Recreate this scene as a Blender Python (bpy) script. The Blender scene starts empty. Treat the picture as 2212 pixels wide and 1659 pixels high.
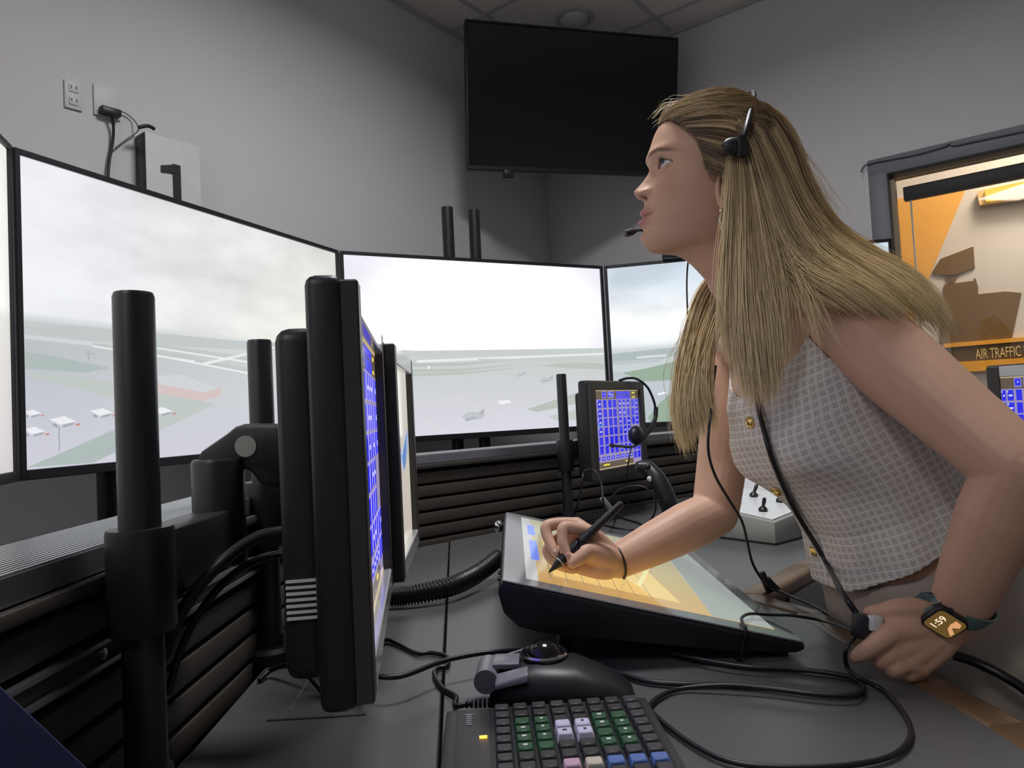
import bpy, bmesh, math, random
import numpy as np
from mathutils import Vector, Matrix
random.seed(7); rng = np.random.default_rng(7)
scene = bpy.context.scene
col = scene.collection
V = Vector
pi = math.pi

# ------------------------------------------------------------------ camera
CAMZ, FPX, ROLL, PITCH = 1.085, 1540.0, 0.05, 0.0406
DESK = 0.74
cam_d = bpy.data.cameras.new('camera'); cam = bpy.data.objects.new('camera', cam_d); col.objects.link(cam)
cam_d.sensor_fit = 'HORIZONTAL'; cam_d.sensor_width = 36.0
cam_d.lens = FPX / 2212.0 * 36.0; cam_d.clip_start = 0.02
cam.matrix_world = (Matrix.Translation((0, 0, CAMZ)) @ Matrix.Rotation(PITCH, 4, 'X')
                    @ Matrix.Rotation(ROLL, 4, 'Y') @ Matrix.Rotation(pi / 2, 4, 'X'))
scene.camera = cam

# ------------------------------------------------------------------ world, exposure
w = bpy.data.worlds.new('world'); scene.world = w; w.use_nodes = True
w.node_tree.nodes['Background'].inputs[0].default_value = (0.5, 0.5, 0.55, 1)
w.node_tree.nodes['Background'].inputs[1].default_value = 0.02
scene.view_settings.view_transform = 'Standard'
scene.view_settings.look = 'None'
scene.view_settings.exposure = 0.0
scene.view_settings.gamma = 1.0
scene.cycles.max_bounces = 6; scene.cycles.diffuse_bounces = 3; scene.cycles.glossy_bounces = 3
scene.view_settings.use_curve_mapping = False

CEILZ = CAMZ + 1.95
G1 = V((math.cos(math.radians(-38)), math.sin(math.radians(-38)), 0))   # along the right wall
G2 = V((math.cos(math.radians(52)), math.sin(math.radians(52)), 0))     # along the left wall
CORN = V((0.27, 4.18, 0))
def room(a, b, z=0.0):            # a metres from the left wall, b metres in front of the right wall
    return CORN + G1 * a - G2 * b + V((0, 0, z))

def area(name, loc, size, power, color, direction=(0, 0, -1), size_y=None, spread=165):
    d = bpy.data.lights.new(name, 'AREA'); d.energy = power; d.color = color
    d.shape = 'RECTANGLE'; d.size = size; d.size_y = size_y or size
    d.spread = math.radians(spread)
    o = bpy.data.objects.new(name, d); col.objects.link(o); o.location = loc
    o.rotation_euler = V(direction).to_track_quat('-Z', 'Y').to_euler()
    return o
# unseen ceiling panels added as fill light: distance from left wall, from right wall, watts
FILL_PANELS = [(1.62, 2.2, 29.0), (2.1, 5.0, 17.0)]

# ------------------------------------------------------------------ projection helpers (measuring only)
def ray(px, py):
    u = (px - 1106) / FPX; v = (829.5 - py) / FPX
    x = u * math.cos(ROLL) + v * math.sin(ROLL); z = -u * math.sin(ROLL) + v * math.cos(ROLL)
    y = math.cos(PITCH) - z * math.sin(PITCH); zz = math.sin(PITCH) + z * math.cos(PITCH)
    return V((x / y, 1, zz / y))
def U(px, py, d):
    return V((0, 0, CAMZ)) + ray(px, py) * d
def onz(px, py, z=DESK):
    r = ray(px, py); return V((0, 0, CAMZ)) + r * ((z - CAMZ) / r.z)
def onplane(px, py, p, n):
    r = ray(px, py); o = V((0, 0, CAMZ)); return o + r * ((V(p) - o).dot(n) / r.dot(n))

# ------------------------------------------------------------------ materials
def lin(c):
    return tuple((x / 255 / 12.92 if x / 255 <= 0.04045 else ((x / 255 + 0.055) / 1.055) ** 2.4) for x in c)
def mat(name, color, rough=0.5, metal=0.0, var=0.08, scale=30.0, bump=0.0, bscale=200.0, spec=0.5,
        emit=None, estr=0.0, coat=0.0, sss=0.0, trans=0.0):
    m = bpy.data.materials.new(name); m.use_nodes = True; nt = m.node_tree; n = nt.nodes; l = nt.links
    b = n['Principled BSDF']
    tc = n.new('ShaderNodeTexCoord')
    nz = n.new('ShaderNodeTexNoise'); nz.inputs['Scale'].default_value = scale; nz.inputs['Detail'].default_value = 4
    l.new(tc.outputs['Object'], nz.inputs['Vector'])
    mx = n.new('ShaderNodeMix'); mx.data_type = 'RGBA'
    c = tuple(color[:3])
    mx.inputs['A'].default_value = tuple(x * (1 - var) for x in c) + (1,)
    mx.inputs['B'].default_value = tuple(min(1, x * (1 + var)) for x in c) + (1,)
    l.new(nz.outputs['Fac'], mx.inputs['Factor']); l.new(mx.outputs['Result'], b.inputs['Base Color'])
    b.inputs['Roughness'].default_value = rough; b.inputs['Metallic'].default_value = metal
    b.inputs['Specular IOR Level'].default_value = spec
    b.inputs['Coat Weight'].default_value = coat
    if sss:
        b.inputs['Subsurface Weight'].default_value = sss
        b.inputs['Subsurface Radius'].default_value = (0.010, 0.004, 0.002); b.inputs['Subsurface Scale'].default_value = 0.6
    if trans:
        b.inputs['Transmission Weight'].default_value = trans
    if emit:
        b.inputs['Emission Color'].default_value = tuple(emit[:3]) + (1,); b.inputs['Emission Strength'].default_value = estr
    if bump:
        n2 = n.new('ShaderNodeTexNoise'); n2.inputs['Scale'].default_value = bscale; n2.inputs['Detail'].default_value = 3
        l.new(tc.outputs['Object'], n2.inputs['Vector'])
        bp = n.new('ShaderNodeBump'); bp.inputs['Strength'].default_value = bump; bp.inputs['Distance'].default_value = 0.002
        l.new(n2.outputs['Fac'], bp.inputs['Height']); l.new(bp.outputs['Normal'], b.inputs['Normal'])
    return m
def screen_mat(name, strength=1.0, cloud=0.0, rough=0.28, spec=0.5):
    """emissive panel: the picture comes from the colour attribute, clouds from noise where alpha > 0"""
    m = bpy.data.materials.new(name); m.use_nodes = True; nt = m.node_tree; n = nt.nodes; l = nt.links
    b = n['Principled BSDF']; b.inputs['Base Color'].default_value = (0.008, 0.008, 0.01, 1)
    b.inputs['Roughness'].default_value = rough; b.inputs['Specular IOR Level'].default_value = spec
    at = n.new('ShaderNodeAttribute'); at.attribute_name = 'Col'
    out = at.outputs['Color']
    if cloud:
        tc = n.new('ShaderNodeTexCoord'); mp = n.new('ShaderNodeMapping'); mp.inputs['Scale'].default_value = (1.6, 1.6, 4.0)
        l.new(tc.outputs['Object'], mp.inputs['Vector'])
        nz = n.new('ShaderNodeTexNoise'); nz.inputs['Scale'].default_value = 1.7; nz.inputs['Detail'].default_value = 6
        l.new(mp.outputs['Vector'], nz.inputs['Vector'])
        mr = n.new('ShaderNodeMapRange'); mr.inputs['From Min'].default_value = 0.40; mr.inputs['From Max'].default_value = 0.66
        mr.inputs['To Min'].default_value = 1.0; mr.inputs['To Max'].default_value = 1.0 - cloud
        l.new(nz.outputs['Fac'], mr.inputs['Value'])
        mu = n.new('ShaderNodeMix'); mu.data_type = 'RGBA'; mu.blend_type = 'MULTIPLY'
        l.new(at.outputs['Alpha'], mu.inputs['Factor']); l.new(at.outputs['Color'], mu.inputs['A'])
        l.new(mr.outputs['Result'], mu.inputs['B']); out = mu.outputs['Result']
    l.new(out, b.inputs['Emission Color']); b.inputs['Emission Strength'].default_value = strength
    return m

M = {}
M['wall'] = mat('wall_paint', (0.70, 0.683, 0.692), 0.75, var=0.03, scale=3, bump=0.08, bscale=350)
M['ceil'] = mat('ceiling_tile', (0.80, 0.77, 0.72), 0.9, var=0.06, scale=25, bump=0.25, bscale=160)
M['tbar'] = mat('ceiling_grid', (0.52, 0.51, 0.49), 0.5)
M['floor'] = mat('carpet', (0.06, 0.06, 0.07), 0.95, var=0.3, scale=90, bump=0.5)
M['black'] = mat('black_plastic', (0.012, 0.013, 0.016), 0.42, var=0.15, bump=0.05, bscale=600)
M['black_soft'] = mat('black_satin', (0.010, 0.011, 0.014), 0.55, var=0.15)
M['blackmetal'] = mat('black_powder_coat', (0.014, 0.016, 0.018), 0.38, var=0.15, bump=0.05, bscale=900)
M['gloss'] = mat('gloss_black', (0.006, 0.006, 0.008), 0.12, spec=0.6)
M['rubber'] = mat('black_rubber_cable', (0.008, 0.008, 0.010), 0.38)
M['desk'] = mat('dark_laminate', (0.095, 0.095, 0.096), 0.38, var=0.10, scale=60, bump=0.03, bscale=500)
M['wood'] = mat('wood_edge', (0.13, 0.075, 0.038), 0.35, var=0.25, scale=14)
M['slat'] = mat('slat_dark', (0.055, 0.047, 0.040), 0.5, var=0.15, scale=12)
M['alu'] = mat('brushed_aluminium', (0.42, 0.43, 0.45), 0.32, metal=0.85, var=0.1)
M['silver'] = mat('silver_bezel', (0.35, 0.36, 0.38), 0.3, metal=0.6)
M['chrome'] = mat('chrome', (0.8, 0.8, 0.8), 0.12, metal=1.0)
M['white'] = mat('white_plastic', (0.70, 0.70, 0.69), 0.5)
M['plate'] = mat('ivory_plate', (0.66, 0.66, 0.63), 0.5)
M['graybox'] = mat('grey_enamel', (0.36, 0.37, 0.34), 0.45)
M['framegrey'] = mat('window_frame_grey', (0.18, 0.19, 0.21), 0.5)
M['navy'] = mat('navy_fabric', (0.010, 0.012, 0.06), 0.8, var=0.2, scale=200, bump=0.3)

# ------------------------------------------------------------------ mesh builder
def rotz(a): return Matrix.Rotation(a, 3, 'Z')
def frame(d, up=(0, 0, 1)):
    """3x3 whose columns are x=d, z~up"""
    x = V(d).normalized(); z = V(up); z = (z - x * z.dot(x)).normalized(); y = z.cross(x)
    return Matrix((x, y, z)).transposed()
def spline(pts, per=8, closed=False):
    P = [V(p) for p in pts]; n = len(P); out = []
    rngi = range(n if closed else n - 1)
    for i in rngi:
        if closed: p0, p1, p2, p3 = P[(i - 1) % n], P[i], P[(i + 1) % n], P[(i + 2) % n]
        else: p0, p1, p2, p3 = P[max(i - 1, 0)], P[i], P[i + 1], P[min(i + 2, n - 1)]
        for k in range(per):
            t = k / per
            out.append(0.5 * ((2 * p1) + (p2 - p0) * t + (2 * p0 - 5 * p1 + 4 * p2 - p3) * t * t + (3 * p1 - p0 - 3 * p2 + p3) * t ** 3))
    if not closed: out.append(P[-1].copy())
    return out
class MB:
    def __init__(s): s.v = []; s.f = []; s.c = None
    def add(s, vs, fs):
        o = len(s.v); s.v += [V(p) for p in vs]; s.f += [tuple(i + o for i in f) for f in fs]; return s
    def box(s, c, size, R=None):
        c = V(c); hx, hy, hz = [x / 2 for x in size]
        vs = [V((x, y, z)) for x in (-hx, hx) for y in (-hy, hy) for z in (-hz, hz)]
        if R is not None: vs = [R @ p for p in vs]
        return s.add([p + c for p in vs], [(0, 1, 3, 2), (4, 6, 7, 5), (0, 4, 5, 1), (2, 3, 7, 6), (0, 2, 6, 4), (1, 5, 7, 3)])
    def hexa(s, b, t):             # four bottom, four top corners
        return s.add(list(b) + list(t), [(3, 2, 1, 0), (4, 5, 6, 7), (0, 1, 5, 4), (1, 2, 6, 5), (2, 3, 7, 6), (3, 0, 4, 7)])
    def prism(s, poly, d):         # polygon of 3d points extruded by d
        n = len(poly); P = [V(p) for p in poly]; d = V(d)
        return s.add(P + [p + d for p in P], [tuple(range(n))[::-1], tuple(range(n, 2 * n))] + [(i, (i + 1) % n, n + (i + 1) % n, n + i) for i in range(n)])
    def rings(s, rings, closed=False, cap=True):
        m = len(rings[0]); o = len(s.v)
        for r in rings: s.v += [V(p) for p in r]
        k = len(rings)
        for i in range(k if closed else k - 1):
            j = (i + 1) % k
            for a in range(m):
                b = (a + 1) % m
                s.f.append((o + i * m + a, o + i * m + b, o + j * m + b, o + j * m + a))
        if cap and not closed:
            s.f.append(tuple(o + a for a in range(m))[::-1]); s.f.append(tuple(o + (k - 1) * m + a for a in range(m)))
        return s
    def tube(s, pts, r, n=8, closed=False, flat=1.0):
        P = [V(p) for p in pts]; k = len(P)
        rr = r if hasattr(r, '__len__') else [r] * k
        T = []
        for i in range(k):
            a = P[(i - 1) % k] if (closed or i > 0) else P[i]; b = P[(i + 1) % k] if (closed or i < k - 1) else P[i]
            T.append((b - a).normalized())
        nrm = T[0].orthogonal().normalized(); R = []
        for i in range(k):
            nrm = (nrm - T[i] * nrm.dot(T[i]))
            nrm = nrm.normalized() if nrm.length > 1e-9 else T[i].orthogonal().normalized()
            bn = T[i].cross(nrm)
            R.append([P[i] + (nrm * math.cos(2 * pi * a / n) + bn * math.sin(2 * pi * a / n) * flat) * rr[i] for a in range(n)])
        return s.rings(R, closed)
    def cyl(s, a, b, r, r2=None, n=24):
        return s.tube([a, b], [r, r if r2 is None else r2], n)
    def lathe(s, base, axis, prof, n=24):      # prof: (radius, height)
        Rm = frame(V(axis).orthogonal(), axis); base = V(base)
        return s.rings([[base + Rm @ V((max(r, 1e-5) * math.cos(2 * pi * a / n), max(r, 1e-5) * math.sin(2 * pi * a / n), h)) for a in range(n)] for r, h in prof])
    def ell(s, c, rad, R=None, n=16, m=10):
        c = V(c); rg = []
        for i in range(m + 1):
            ph = -pi / 2 + pi * i / m
            rg.append([V((rad[0] * max(math.cos(ph), 1e-3) * math.cos(2 * pi * a / n), rad[1] * max(math.cos(ph), 1e-3) * math.sin(2 * pi * a / n), rad[2] * math.sin(ph))) for a in range(n)])
        return s.rings([[c + (R @ p if R is not None else p) for p in r] for r in rg])
    def build(s, name, m, parent=None, smooth=False, bevel=0.0, seg=2, angle=35):
        me = bpy.data.meshes.new(name)
        v = np.array([tuple(p) for p in s.v]); o = np.array([(v[:, 0].min() + v[:, 0].max()) / 2, (v[:, 1].min() + v[:, 1].max()) / 2, v[:, 2].min()])
        me.from_pydata([tuple(p) for p in (v - o)], [], s.f)
        bm = bmesh.new(); bm.from_mesh(me)
        bmesh.ops.recalc_face_normals(bm, faces=bm.faces)
        if bevel:
            ed = [e for e in bm.edges if len(e.link_faces) == 2 and e.calc_face_angle(0) > math.radians(30)]
            bmesh.ops.bevel(bm, geom=ed, offset=bevel, segments=seg, affect='EDGES', profile=0.5, clamp_overlap=True)
        if smooth or bevel:
            for f in bm.faces: f.smooth = True
            for e in bm.edges:
                if len(e.link_faces) == 2 and e.calc_face_angle(0) > math.radians(angle): e.smooth = False
        bm.to_mesh(me); bm.free()
        me.materials.append(m if not isinstance(m, str) else M[m])
        ob = bpy.data.objects.new(name, me); col.objects.link(ob); ob.location = o
        if parent is not None: attach(ob, parent)
        return ob
WLOC = {}
def attach(ob, parent):
    p = WLOC.get(parent.name, parent.matrix_basis)
    WLOC[ob.name] = ob.matrix_basis.copy()
    ob.parent = parent; ob.matrix_parent_inverse = p.inverted()
    return ob
def raw(name, verts, faces, m, parent=None, smooth=True, attrs=None):
    me = bpy.data.meshes.new(name); v = np.asarray(verts, dtype=float)
    o = np.array([(v[:, 0].min() + v[:, 0].max()) / 2, (v[:, 1].min() + v[:, 1].max()) / 2, v[:, 2].min()])
    me.from_pydata((v - o).tolist(), [], [tuple(int(i) for i in f) for f in faces])
    if smooth: me.polygons.foreach_set('use_smooth', [True] * len(me.polygons))
    for k, a in (attrs or {}).items():
        at = me.color_attributes.new(k, 'FLOAT_COLOR', 'POINT'); at.data.foreach_set('color', np.asarray(a, dtype=np.float32).ravel())
    me.materials.append(m if not isinstance(m, str) else M[m])
    ob = bpy.data.objects.new(name, me); col.objects.link(ob); ob.location = o
    if parent is not None: attach(ob, parent)
    return ob
def tag(o, label, cat, group=None):
    o['label'] = label; o['category'] = cat
    if group: o['group'] = group
    return o
def thing(name, label, cat, loc, group=None):
    o = bpy.data.objects.new(name, None); col.objects.link(o); o.location = loc; o.empty_display_size = 0.05
    WLOC[o.name] = Matrix.Translation(V(loc))
    return tag(o, label, cat, group)
def struct(o): o['kind'] = 'structure'; return o
def text_mesh(name, body, size, origin, R, m, parent, depth=0.0006, align='LEFT', sx=1.0):
    cu = bpy.data.curves.new(name, 'FONT'); cu.body = body; cu.size = size; cu.extrude = depth; cu.align_x = align
    t = bpy.data.objects.new(name, cu); col.objects.link(t)
    dg = bpy.context.evaluated_depsgraph_get(); dg.update()
    me = bpy.data.meshes.new_from_object(t.evaluated_get(dg))
    bpy.data.objects.remove(t); bpy.data.curves.remove(cu)
    me.materials.clear(); me.materials.append(M[m] if isinstance(m, str) else m); me.name = name
    ob = bpy.data.objects.new(name, me); col.objects.link(ob)
    ob.matrix_world = Matrix.Translation(V(origin)) @ R.to_4x4() @ Matrix.Diagonal((sx, 1, 1, 1))
    if parent is not None: attach(ob, parent)
    return ob
def cable(name, pts, r, m, label=None, cat='cable', parent=None, per=8, n=8, group=None):
    o = MB().tube(spline(pts, per), r, n).build(name, m, parent, smooth=True, angle=80)
    if label: tag(o, label, cat, group)
    return o
# ================================================================== the room
RA, RB = 4.8, 5.6
def slab(name, pts_bottom, d, m, parent=None):
    return struct(MB().prism(pts_bottom, d).build(name, m, parent))
slab('floor', [room(0, RB), room(RA, RB), room(RA, 0), room(0, 0)], (0, 0, -0.1), 'floor')
slab('wall_left', [room(0, 0), room(0, RB), room(0, RB, CEILZ + .1), room(0, 0, CEILZ + .1)], -G1 * 0.1, 'wall')
slab('wall_back', [room(0, RB), room(RA, RB), room(RA, RB, CEILZ + .1), room(0, RB, CEILZ + .1)], -G2 * 0.1, 'wall')
slab('wall_side', [room(RA, 0), room(RA, RB), room(RA, RB, CEILZ + .1), room(RA, 0, CEILZ + .1)], G1 * 0.1, 'wall')
# right wall with the window opening
WA0, WA1, WZ0, WZ1 = 1.765, 3.35, CAMZ - 0.35, CAMZ + 0.985
mb = MB()
for a0, a1, z0, z1 in ((-.1, WA0, 0, CEILZ + .1), (WA1, RA, 0, CEILZ + .1), (WA0, WA1, 0, WZ0), (WA0, WA1, WZ1, CEILZ + .1)):
    mb.prism([room(a0, 0, z0), room(a1, 0, z0), room(a1, 0, z1), room(a0, 0, z1)], G2 * 0.12)
struct(mb.build('wall_right', 'wall'))
for nm, a, b, side in (('baseboard_left', 0, 1, 0), ('baseboard_right', 0, 1, 1)):
    if side == 0: p = [room(0, 0), room(0, RB), room(0, RB, .1), room(0, 0, .1)]; d = G1 * .012
    else: p = [room(0, 0), room(RA, 0), room(RA, 0, .1), room(0, 0, .1)]; d = -G2 * .012
    struct(MB().prism(p, d).build(nm, 'black_soft'))
# ceiling: deck above, lay-in tiles in a T-bar grid
ceil = slab('ceiling', [room(-.1, RB + .1, CEILZ + .05), room(RA + .1, RB + .1, CEILZ + .05), room(RA + .1, -.1, CEILZ + .05), room(-.1, -.1, CEILZ + .05)], (0, 0, .05), 'ceil')
T = 0.61
X1 = V((-0.045, 3.406, 0)) - CORN; a1 = X1.dot(G1) % T; b1 = (-X1.dot(G2)) % T
Rr = Matrix((G1, G2, V((0, 0, 1)))).transposed()
tile_me = None
def clip(v, lo, hi): return max(lo, min(hi, v))
na = [0] + [a1 + i * T for i in range(9) if 0.02 < a1 + i * T < RA] + [RA]
nb = [0] + [b1 + i * T for i in range(11) if 0.02 < b1 + i * T < RB] + [RB]
tcache = {}
for i in range(len(na) - 1):
    for j in range(len(nb) - 1):
        w_, d_ = na[i + 1] - na[i] - .02, nb[j + 1] - nb[j] - .02
        if w_ < .02 or d_ < .02: continue
        key = (round(w_, 3), round(d_, 3)); loc = room((na[i] + na[i + 1]) / 2, (nb[j] + nb[j + 1]) / 2, CEILZ)
        if key not in tcache:
            o = MB().box((0, 0, .01), (w_, d_, .02), Rr).build('ceiling_tile', 'ceil', bevel=.003, seg=1)
            tcache[key] = o.data
        else:
            o = bpy.data.objects.new('ceiling_tile', tcache[key]); col.objects.link(o)
        o.location = loc; attach(o, ceil)
for a in na[1:-1]:
    MB().prism([room(a - .012, 0, CEILZ - .004), room(a + .012, 0, CEILZ - .004), room(a + .012, RB, CEILZ - .004), room(a - .012, RB, CEILZ - .004)], (0, 0, .014)).build('grid_bar', 'tbar', ceil)
for b in nb[1:-1]:
    MB().prism([room(0, b - .012, CEILZ - .006), room(RA, b - .012, CEILZ - .006), room(RA, b + .012, CEILZ - .006), room(0, b + .012, CEILZ - .006)], (0, 0, .014)).build('grid_bar', 'tbar', ceil)
MB().prism([room(0, 0, CEILZ - .02), room(.022, 0, CEILZ - .02), room(.022, RB, CEILZ - .02), room(0, RB, CEILZ - .02)], (0, 0, .024)).build('wall_angle', 'tbar', ceil)
MB().prism([room(0, 0, CEILZ - .02), room(RA, 0, CEILZ - .02), room(RA, .022, CEILZ - .02), room(0, .022, CEILZ - .02)], (0, 0, .024)).build('wall_angle', 'tbar', ceil)
# round downlight (off)
lp = V((0.40, 3.475, CEILZ))
dl = thing('ceiling_downlight', 'round recessed downlight, switched off, in the ceiling above the wall television', 'downlight', lp)
MB().lathe(lp, (0, 0, -1), [(.098, -.004), (.098, .006), (.09, .010), (.076, .010), (.074, .002), (.073, -.01)], 40).build('trim_ring', 'tbar', dl, smooth=True)
M['dlglass'] = mat('frosted_lens', (0.62, 0.62, 0.63), 0.4)
MB().lathe(lp, (0, 0, -1), [(.074, -.01), (.072, .012), (.06, .028), (.035, .038), (.0, .042)], 40).build('lens', 'dlglass', dl, smooth=True)
# ceiling panels added out of view to fill walls and face
M['troff'] = mat('troffer_lens', (0.8, 0.8, 0.8), 0.4, emit=(1.0, .97, .95), estr=0.8)
for k, (a, b, tpow) in enumerate(FILL_PANELS):
    p = room(a, b, CEILZ)
    t = thing('ceiling_troffer', ['dimmed square ceiling light above the simulator displays', 'dimmed square ceiling light over the back of the room'][k], 'ceiling light', p)
    MB().box(p + V((0, 0, -.012)), (.6, .6, .02), Rr).build('frame', 'tbar', t)
    MB().box(p + V((0, 0, -.024)), (.54, .54, .006), Rr).build('diffuser', 'troff', t)
    l = area('troffer_light', p + V((0, 0, -.04)), .5, tpow, (.98, .97, 1.0)); attach(l, t)

# ------------------------------------------------------------------ window into the next room
wn = struct(bpy.data.objects.new('window_1', None)); col.objects.link(wn); wn.location = room((WA0 + WA1) / 2, 0, WZ0); WLOC['window_1'] = Matrix.Translation(wn.location)
def wbar(name, a0, a1, z0, z1, b0, b1, m, parent=wn, **k):
    return MB().prism([room(a0, b0, z0), room(a1, b0, z0), room(a1, b0, z1), room(a0, b0, z1)], G2 * (b0 - b1)).build(name, m, parent, **k)
fw = 0.055
wbar('frame_jamb', WA0 - .045, WA0 + .03, WZ0 - .05, WZ1 + .045, .025, -.13, 'framegrey', bevel=.004)
wbar('frame_jamb', WA1 - .03, WA1 + .045, WZ0 - .05, WZ1 + .045, .025, -.13, 'framegrey', bevel=.004)
wbar('frame_head', WA0 - .045, WA1 + .045, WZ1 - .03, WZ1 + .045, .0255, -.13, 'framegrey', bevel=.004)
wbar('frame_sill', WA0 - .045, WA1 + .045, WZ0 - .05, WZ0 + .03, .0255, -.13, 'framegrey', bevel=.004)
M['stop'] = mat('tan_glazing_stop', (0.32, 0.24, 0.14), 0.45)
wbar('glazing_stop', WA0 + .03, WA0 + .05, WZ0 + .03, WZ1 - .03, -.02, -.06, 'stop')
wbar('glazing_stop', WA0 + .03, WA1 - .03, WZ1 - .05, WZ1 - .03, -.02, -.06, 'stop')
gl = bpy.data.materials.new('window_glass'); gl.use_nodes = True
n = gl.node_tree.nodes; l_ = gl.node_tree.links
tr = n.new('ShaderNodeBsdfTransparent'); gg = n.new('ShaderNodeBsdfGlossy'); gg.inputs['Roughness'].default_value = .02
fr = n.new('ShaderNodeFresnel'); fr.inputs['IOR'].default_value = 1.5; ms = n.new('ShaderNodeMixShader')
l_.new(fr.outputs[0], ms.inputs[0]); l_.new(tr.outputs[0], ms.inputs[1]); l_.new(gg.outputs[0], ms.inputs[2]); l_.new(ms.outputs[0], n['Material Output'].inputs[0])
M['glass'] = gl
wbar('pane', WA0 + .03, WA1 - .03, WZ0 + .03, WZ1 - .03, -.055, -.061, 'glass')
wbar('blind_headrail', WA0 + .07, WA1 - .04, WZ1 - .135, WZ1 - .075, -.085, -.125, 'black_soft', bevel=.004)
MB().tube([room(WA0 + .095, -.1, WZ1 - .12), room(WA0 + .10, -.1, WZ0 + .3)], .004, 8).build('blind_wand', 'plate', wn, smooth=True)
# next room: a lit wall with tower mural behind the glass
DB = -1.0
NB = [room(0.9, DB - .0), room(4.2, DB)]
M['nwall'] = mat('next_room_wall', (0.62, 0.60, 0.60), 0.7, var=0.03)
M['orange'] = mat('orange_mural_paint', (0.80, 0.42, 0.10), 0.6, var=0.06, scale=8)
M['tan'] = mat('tower_cutout_brown', (0.15, 0.085, 0.025), 0.55, var=0.05)
M['signbrown'] = mat('sign_brown', (0.10, 0.06, 0.02), 0.5)
M['gold'] = mat('gold_letter', (0.80, 0.60, 0.25), 0.45)
M['amber'] = mat('amber_rail', (0.80, 0.38, 0.03), 0.4)
slab('wall_beyond', [room(.9, DB), room(4.2, DB), room(4.2, DB, CEILZ), room(.9, DB, CEILZ)], G2 * .08, 'nwall')
slab('wall_beyond_side', [room(.9, -.12), room(.9, DB - .05), room(.9, DB - .05, CEILZ), room(.9, -.12, CEILZ)], -G1 * .08, 'nwall')
slab('wall_beyond_end', [room(4.2, -.12), room(4.2, DB - .05), room(4.2, DB - .05, CEILZ), room(4.2, -.12, CEILZ)], G1 * .08, 'nwall')
slab('ceiling_beyond', [room(.9, -.12, CEILZ), room(4.2, -.12, CEILZ), room(4.2, DB, CEILZ), room(.9, DB, CEILZ)], (0, 0, .05), 'nwall')
slab('floor_beyond', [room(.9, -.12), room(4.2, -.12), room(4.2, DB), room(.9, DB)], (0, 0, -.05), 'floor')
PB = room(2, DB); nB = G2
def cut(name, pts, m, parent=None, th=.012, off=.0):
    P = [onplane(x, y, PB - nB * off, nB) for x, y in pts]
    return MB().prism(P, -nB * th).build(name, m, parent)
o = cut('mural_panel', [(1900, 437), (2088, 404), (2010, 592), (1975, 690), (1900, 800)], 'orange', th=.006)
tag(o, 'orange triangular wall panel behind the window, beside the brown tower cutout', 'mural')
tw = thing('tower_cutout', 'brown control tower silhouette mounted on the wall beyond the window', 'wall art', onplane(2130, 735, PB, nB))
cut('tower_cab', [(2032, 560), (2103, 533), (2106, 578), (2066, 594), (2034, 595), (2013, 590)], 'tan', tw, off=.0)
for q in ([(2040, 596), (2045, 595), (2056, 612), (2050, 612)], [(2052, 596), (2057, 596), (2060, 612), (2055, 612)], [(2066, 594), (2071, 593), (2062, 612), (2057, 612)]):
    cut('cab_strut', q, 'tan', tw, th=.009)
cut('tower_body', [(2040, 615), (2104, 607), (2104, 602), (2108, 602), (2113, 620), (2113, 636), (2172, 630), (2207, 633), (2186, 731), (2080, 740), (2030, 742)], 'tan', tw)
sg = thing('wall_sign', 'brown sign board with gold letters AIR TRAFFIC beyond the window', 'sign', onplane(2160, 800, PB, nB))
cut('board', [(2040, 748), (2330, 724), (2330, 772), (2040, 792)], 'signbrown', sg, th=.02)
cut('top_rail', [(2040, 743), (2330, 719), (2330, 728), (2040, 752)], 'amber', sg, th=.03)
cut('bottom_rail', [(2040, 784), (2330, 766), (2330, 790), (2040, 806)], 'amber', sg, th=.03)
pA = onplane(2108, 776, PB - nB * .021, nB); pT = onplane(2108, 754, PB - nB * .021, nB)
hh = (pT - pA).length
text_mesh('lettering', 'AIR TRAFFIC M', hh / .70, pA, Matrix((G1, V((0, 0, 1)), -G2)).transposed(), 'gold', sg, depth=.003, sx=.46)
lt = thing('wall_light', 'yellow glowing linear light on the wall beyond the window', 'light fixture', onplane(2160, 440, PB, nB))
M['lampy'] = mat('lamp_yellow', (0.10, 0.07, 0.01), 0.4, emit=(.97, 0.62, 0.05), estr=1.0)
M['lamphouse'] = mat('lamp_cream', (0.7, 0.5, 0.25), 0.5)
cut('housing', [(2112, 418), (2330, 372), (2330, 418), (2118, 447)], 'lamphouse', lt, th=.05)
cut('tube_cover', [(2130, 416), (2330, 374), (2330, 416), (2132, 440)], 'lampy', lt, th=.07)
l = area('next_room_light', room(2.6, DB / 2 + .12, CEILZ - .05), .5, 34, (1.0, .82, .58), size_y=.5)
# cables and raceway round the window frame
def onright(px, py, off=.034): return onplane(px, py, room(0, off), G2)
cable('frame_cable', [onright(*p) for p in ((1860, 372), (1868, 358), (1892, 349), (1930, 342), (1985, 331), (2040, 315), (2052, 308), (2062, 313), (2120, 301), (2212, 282), (2300, 264))], .005, 'framegrey', 'thin grey cable run along the top of the window frame')
tag(MB().prism([onright(1866, 372, 0), onright(1884, 366, 0), onright(1905, 640, 0), onright(1888, 640, 0)], -G2 * .02).build('cable_raceway', 'wall', bevel=.003), 'pale plastic raceway running down beside the window frame', 'raceway')

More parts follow.
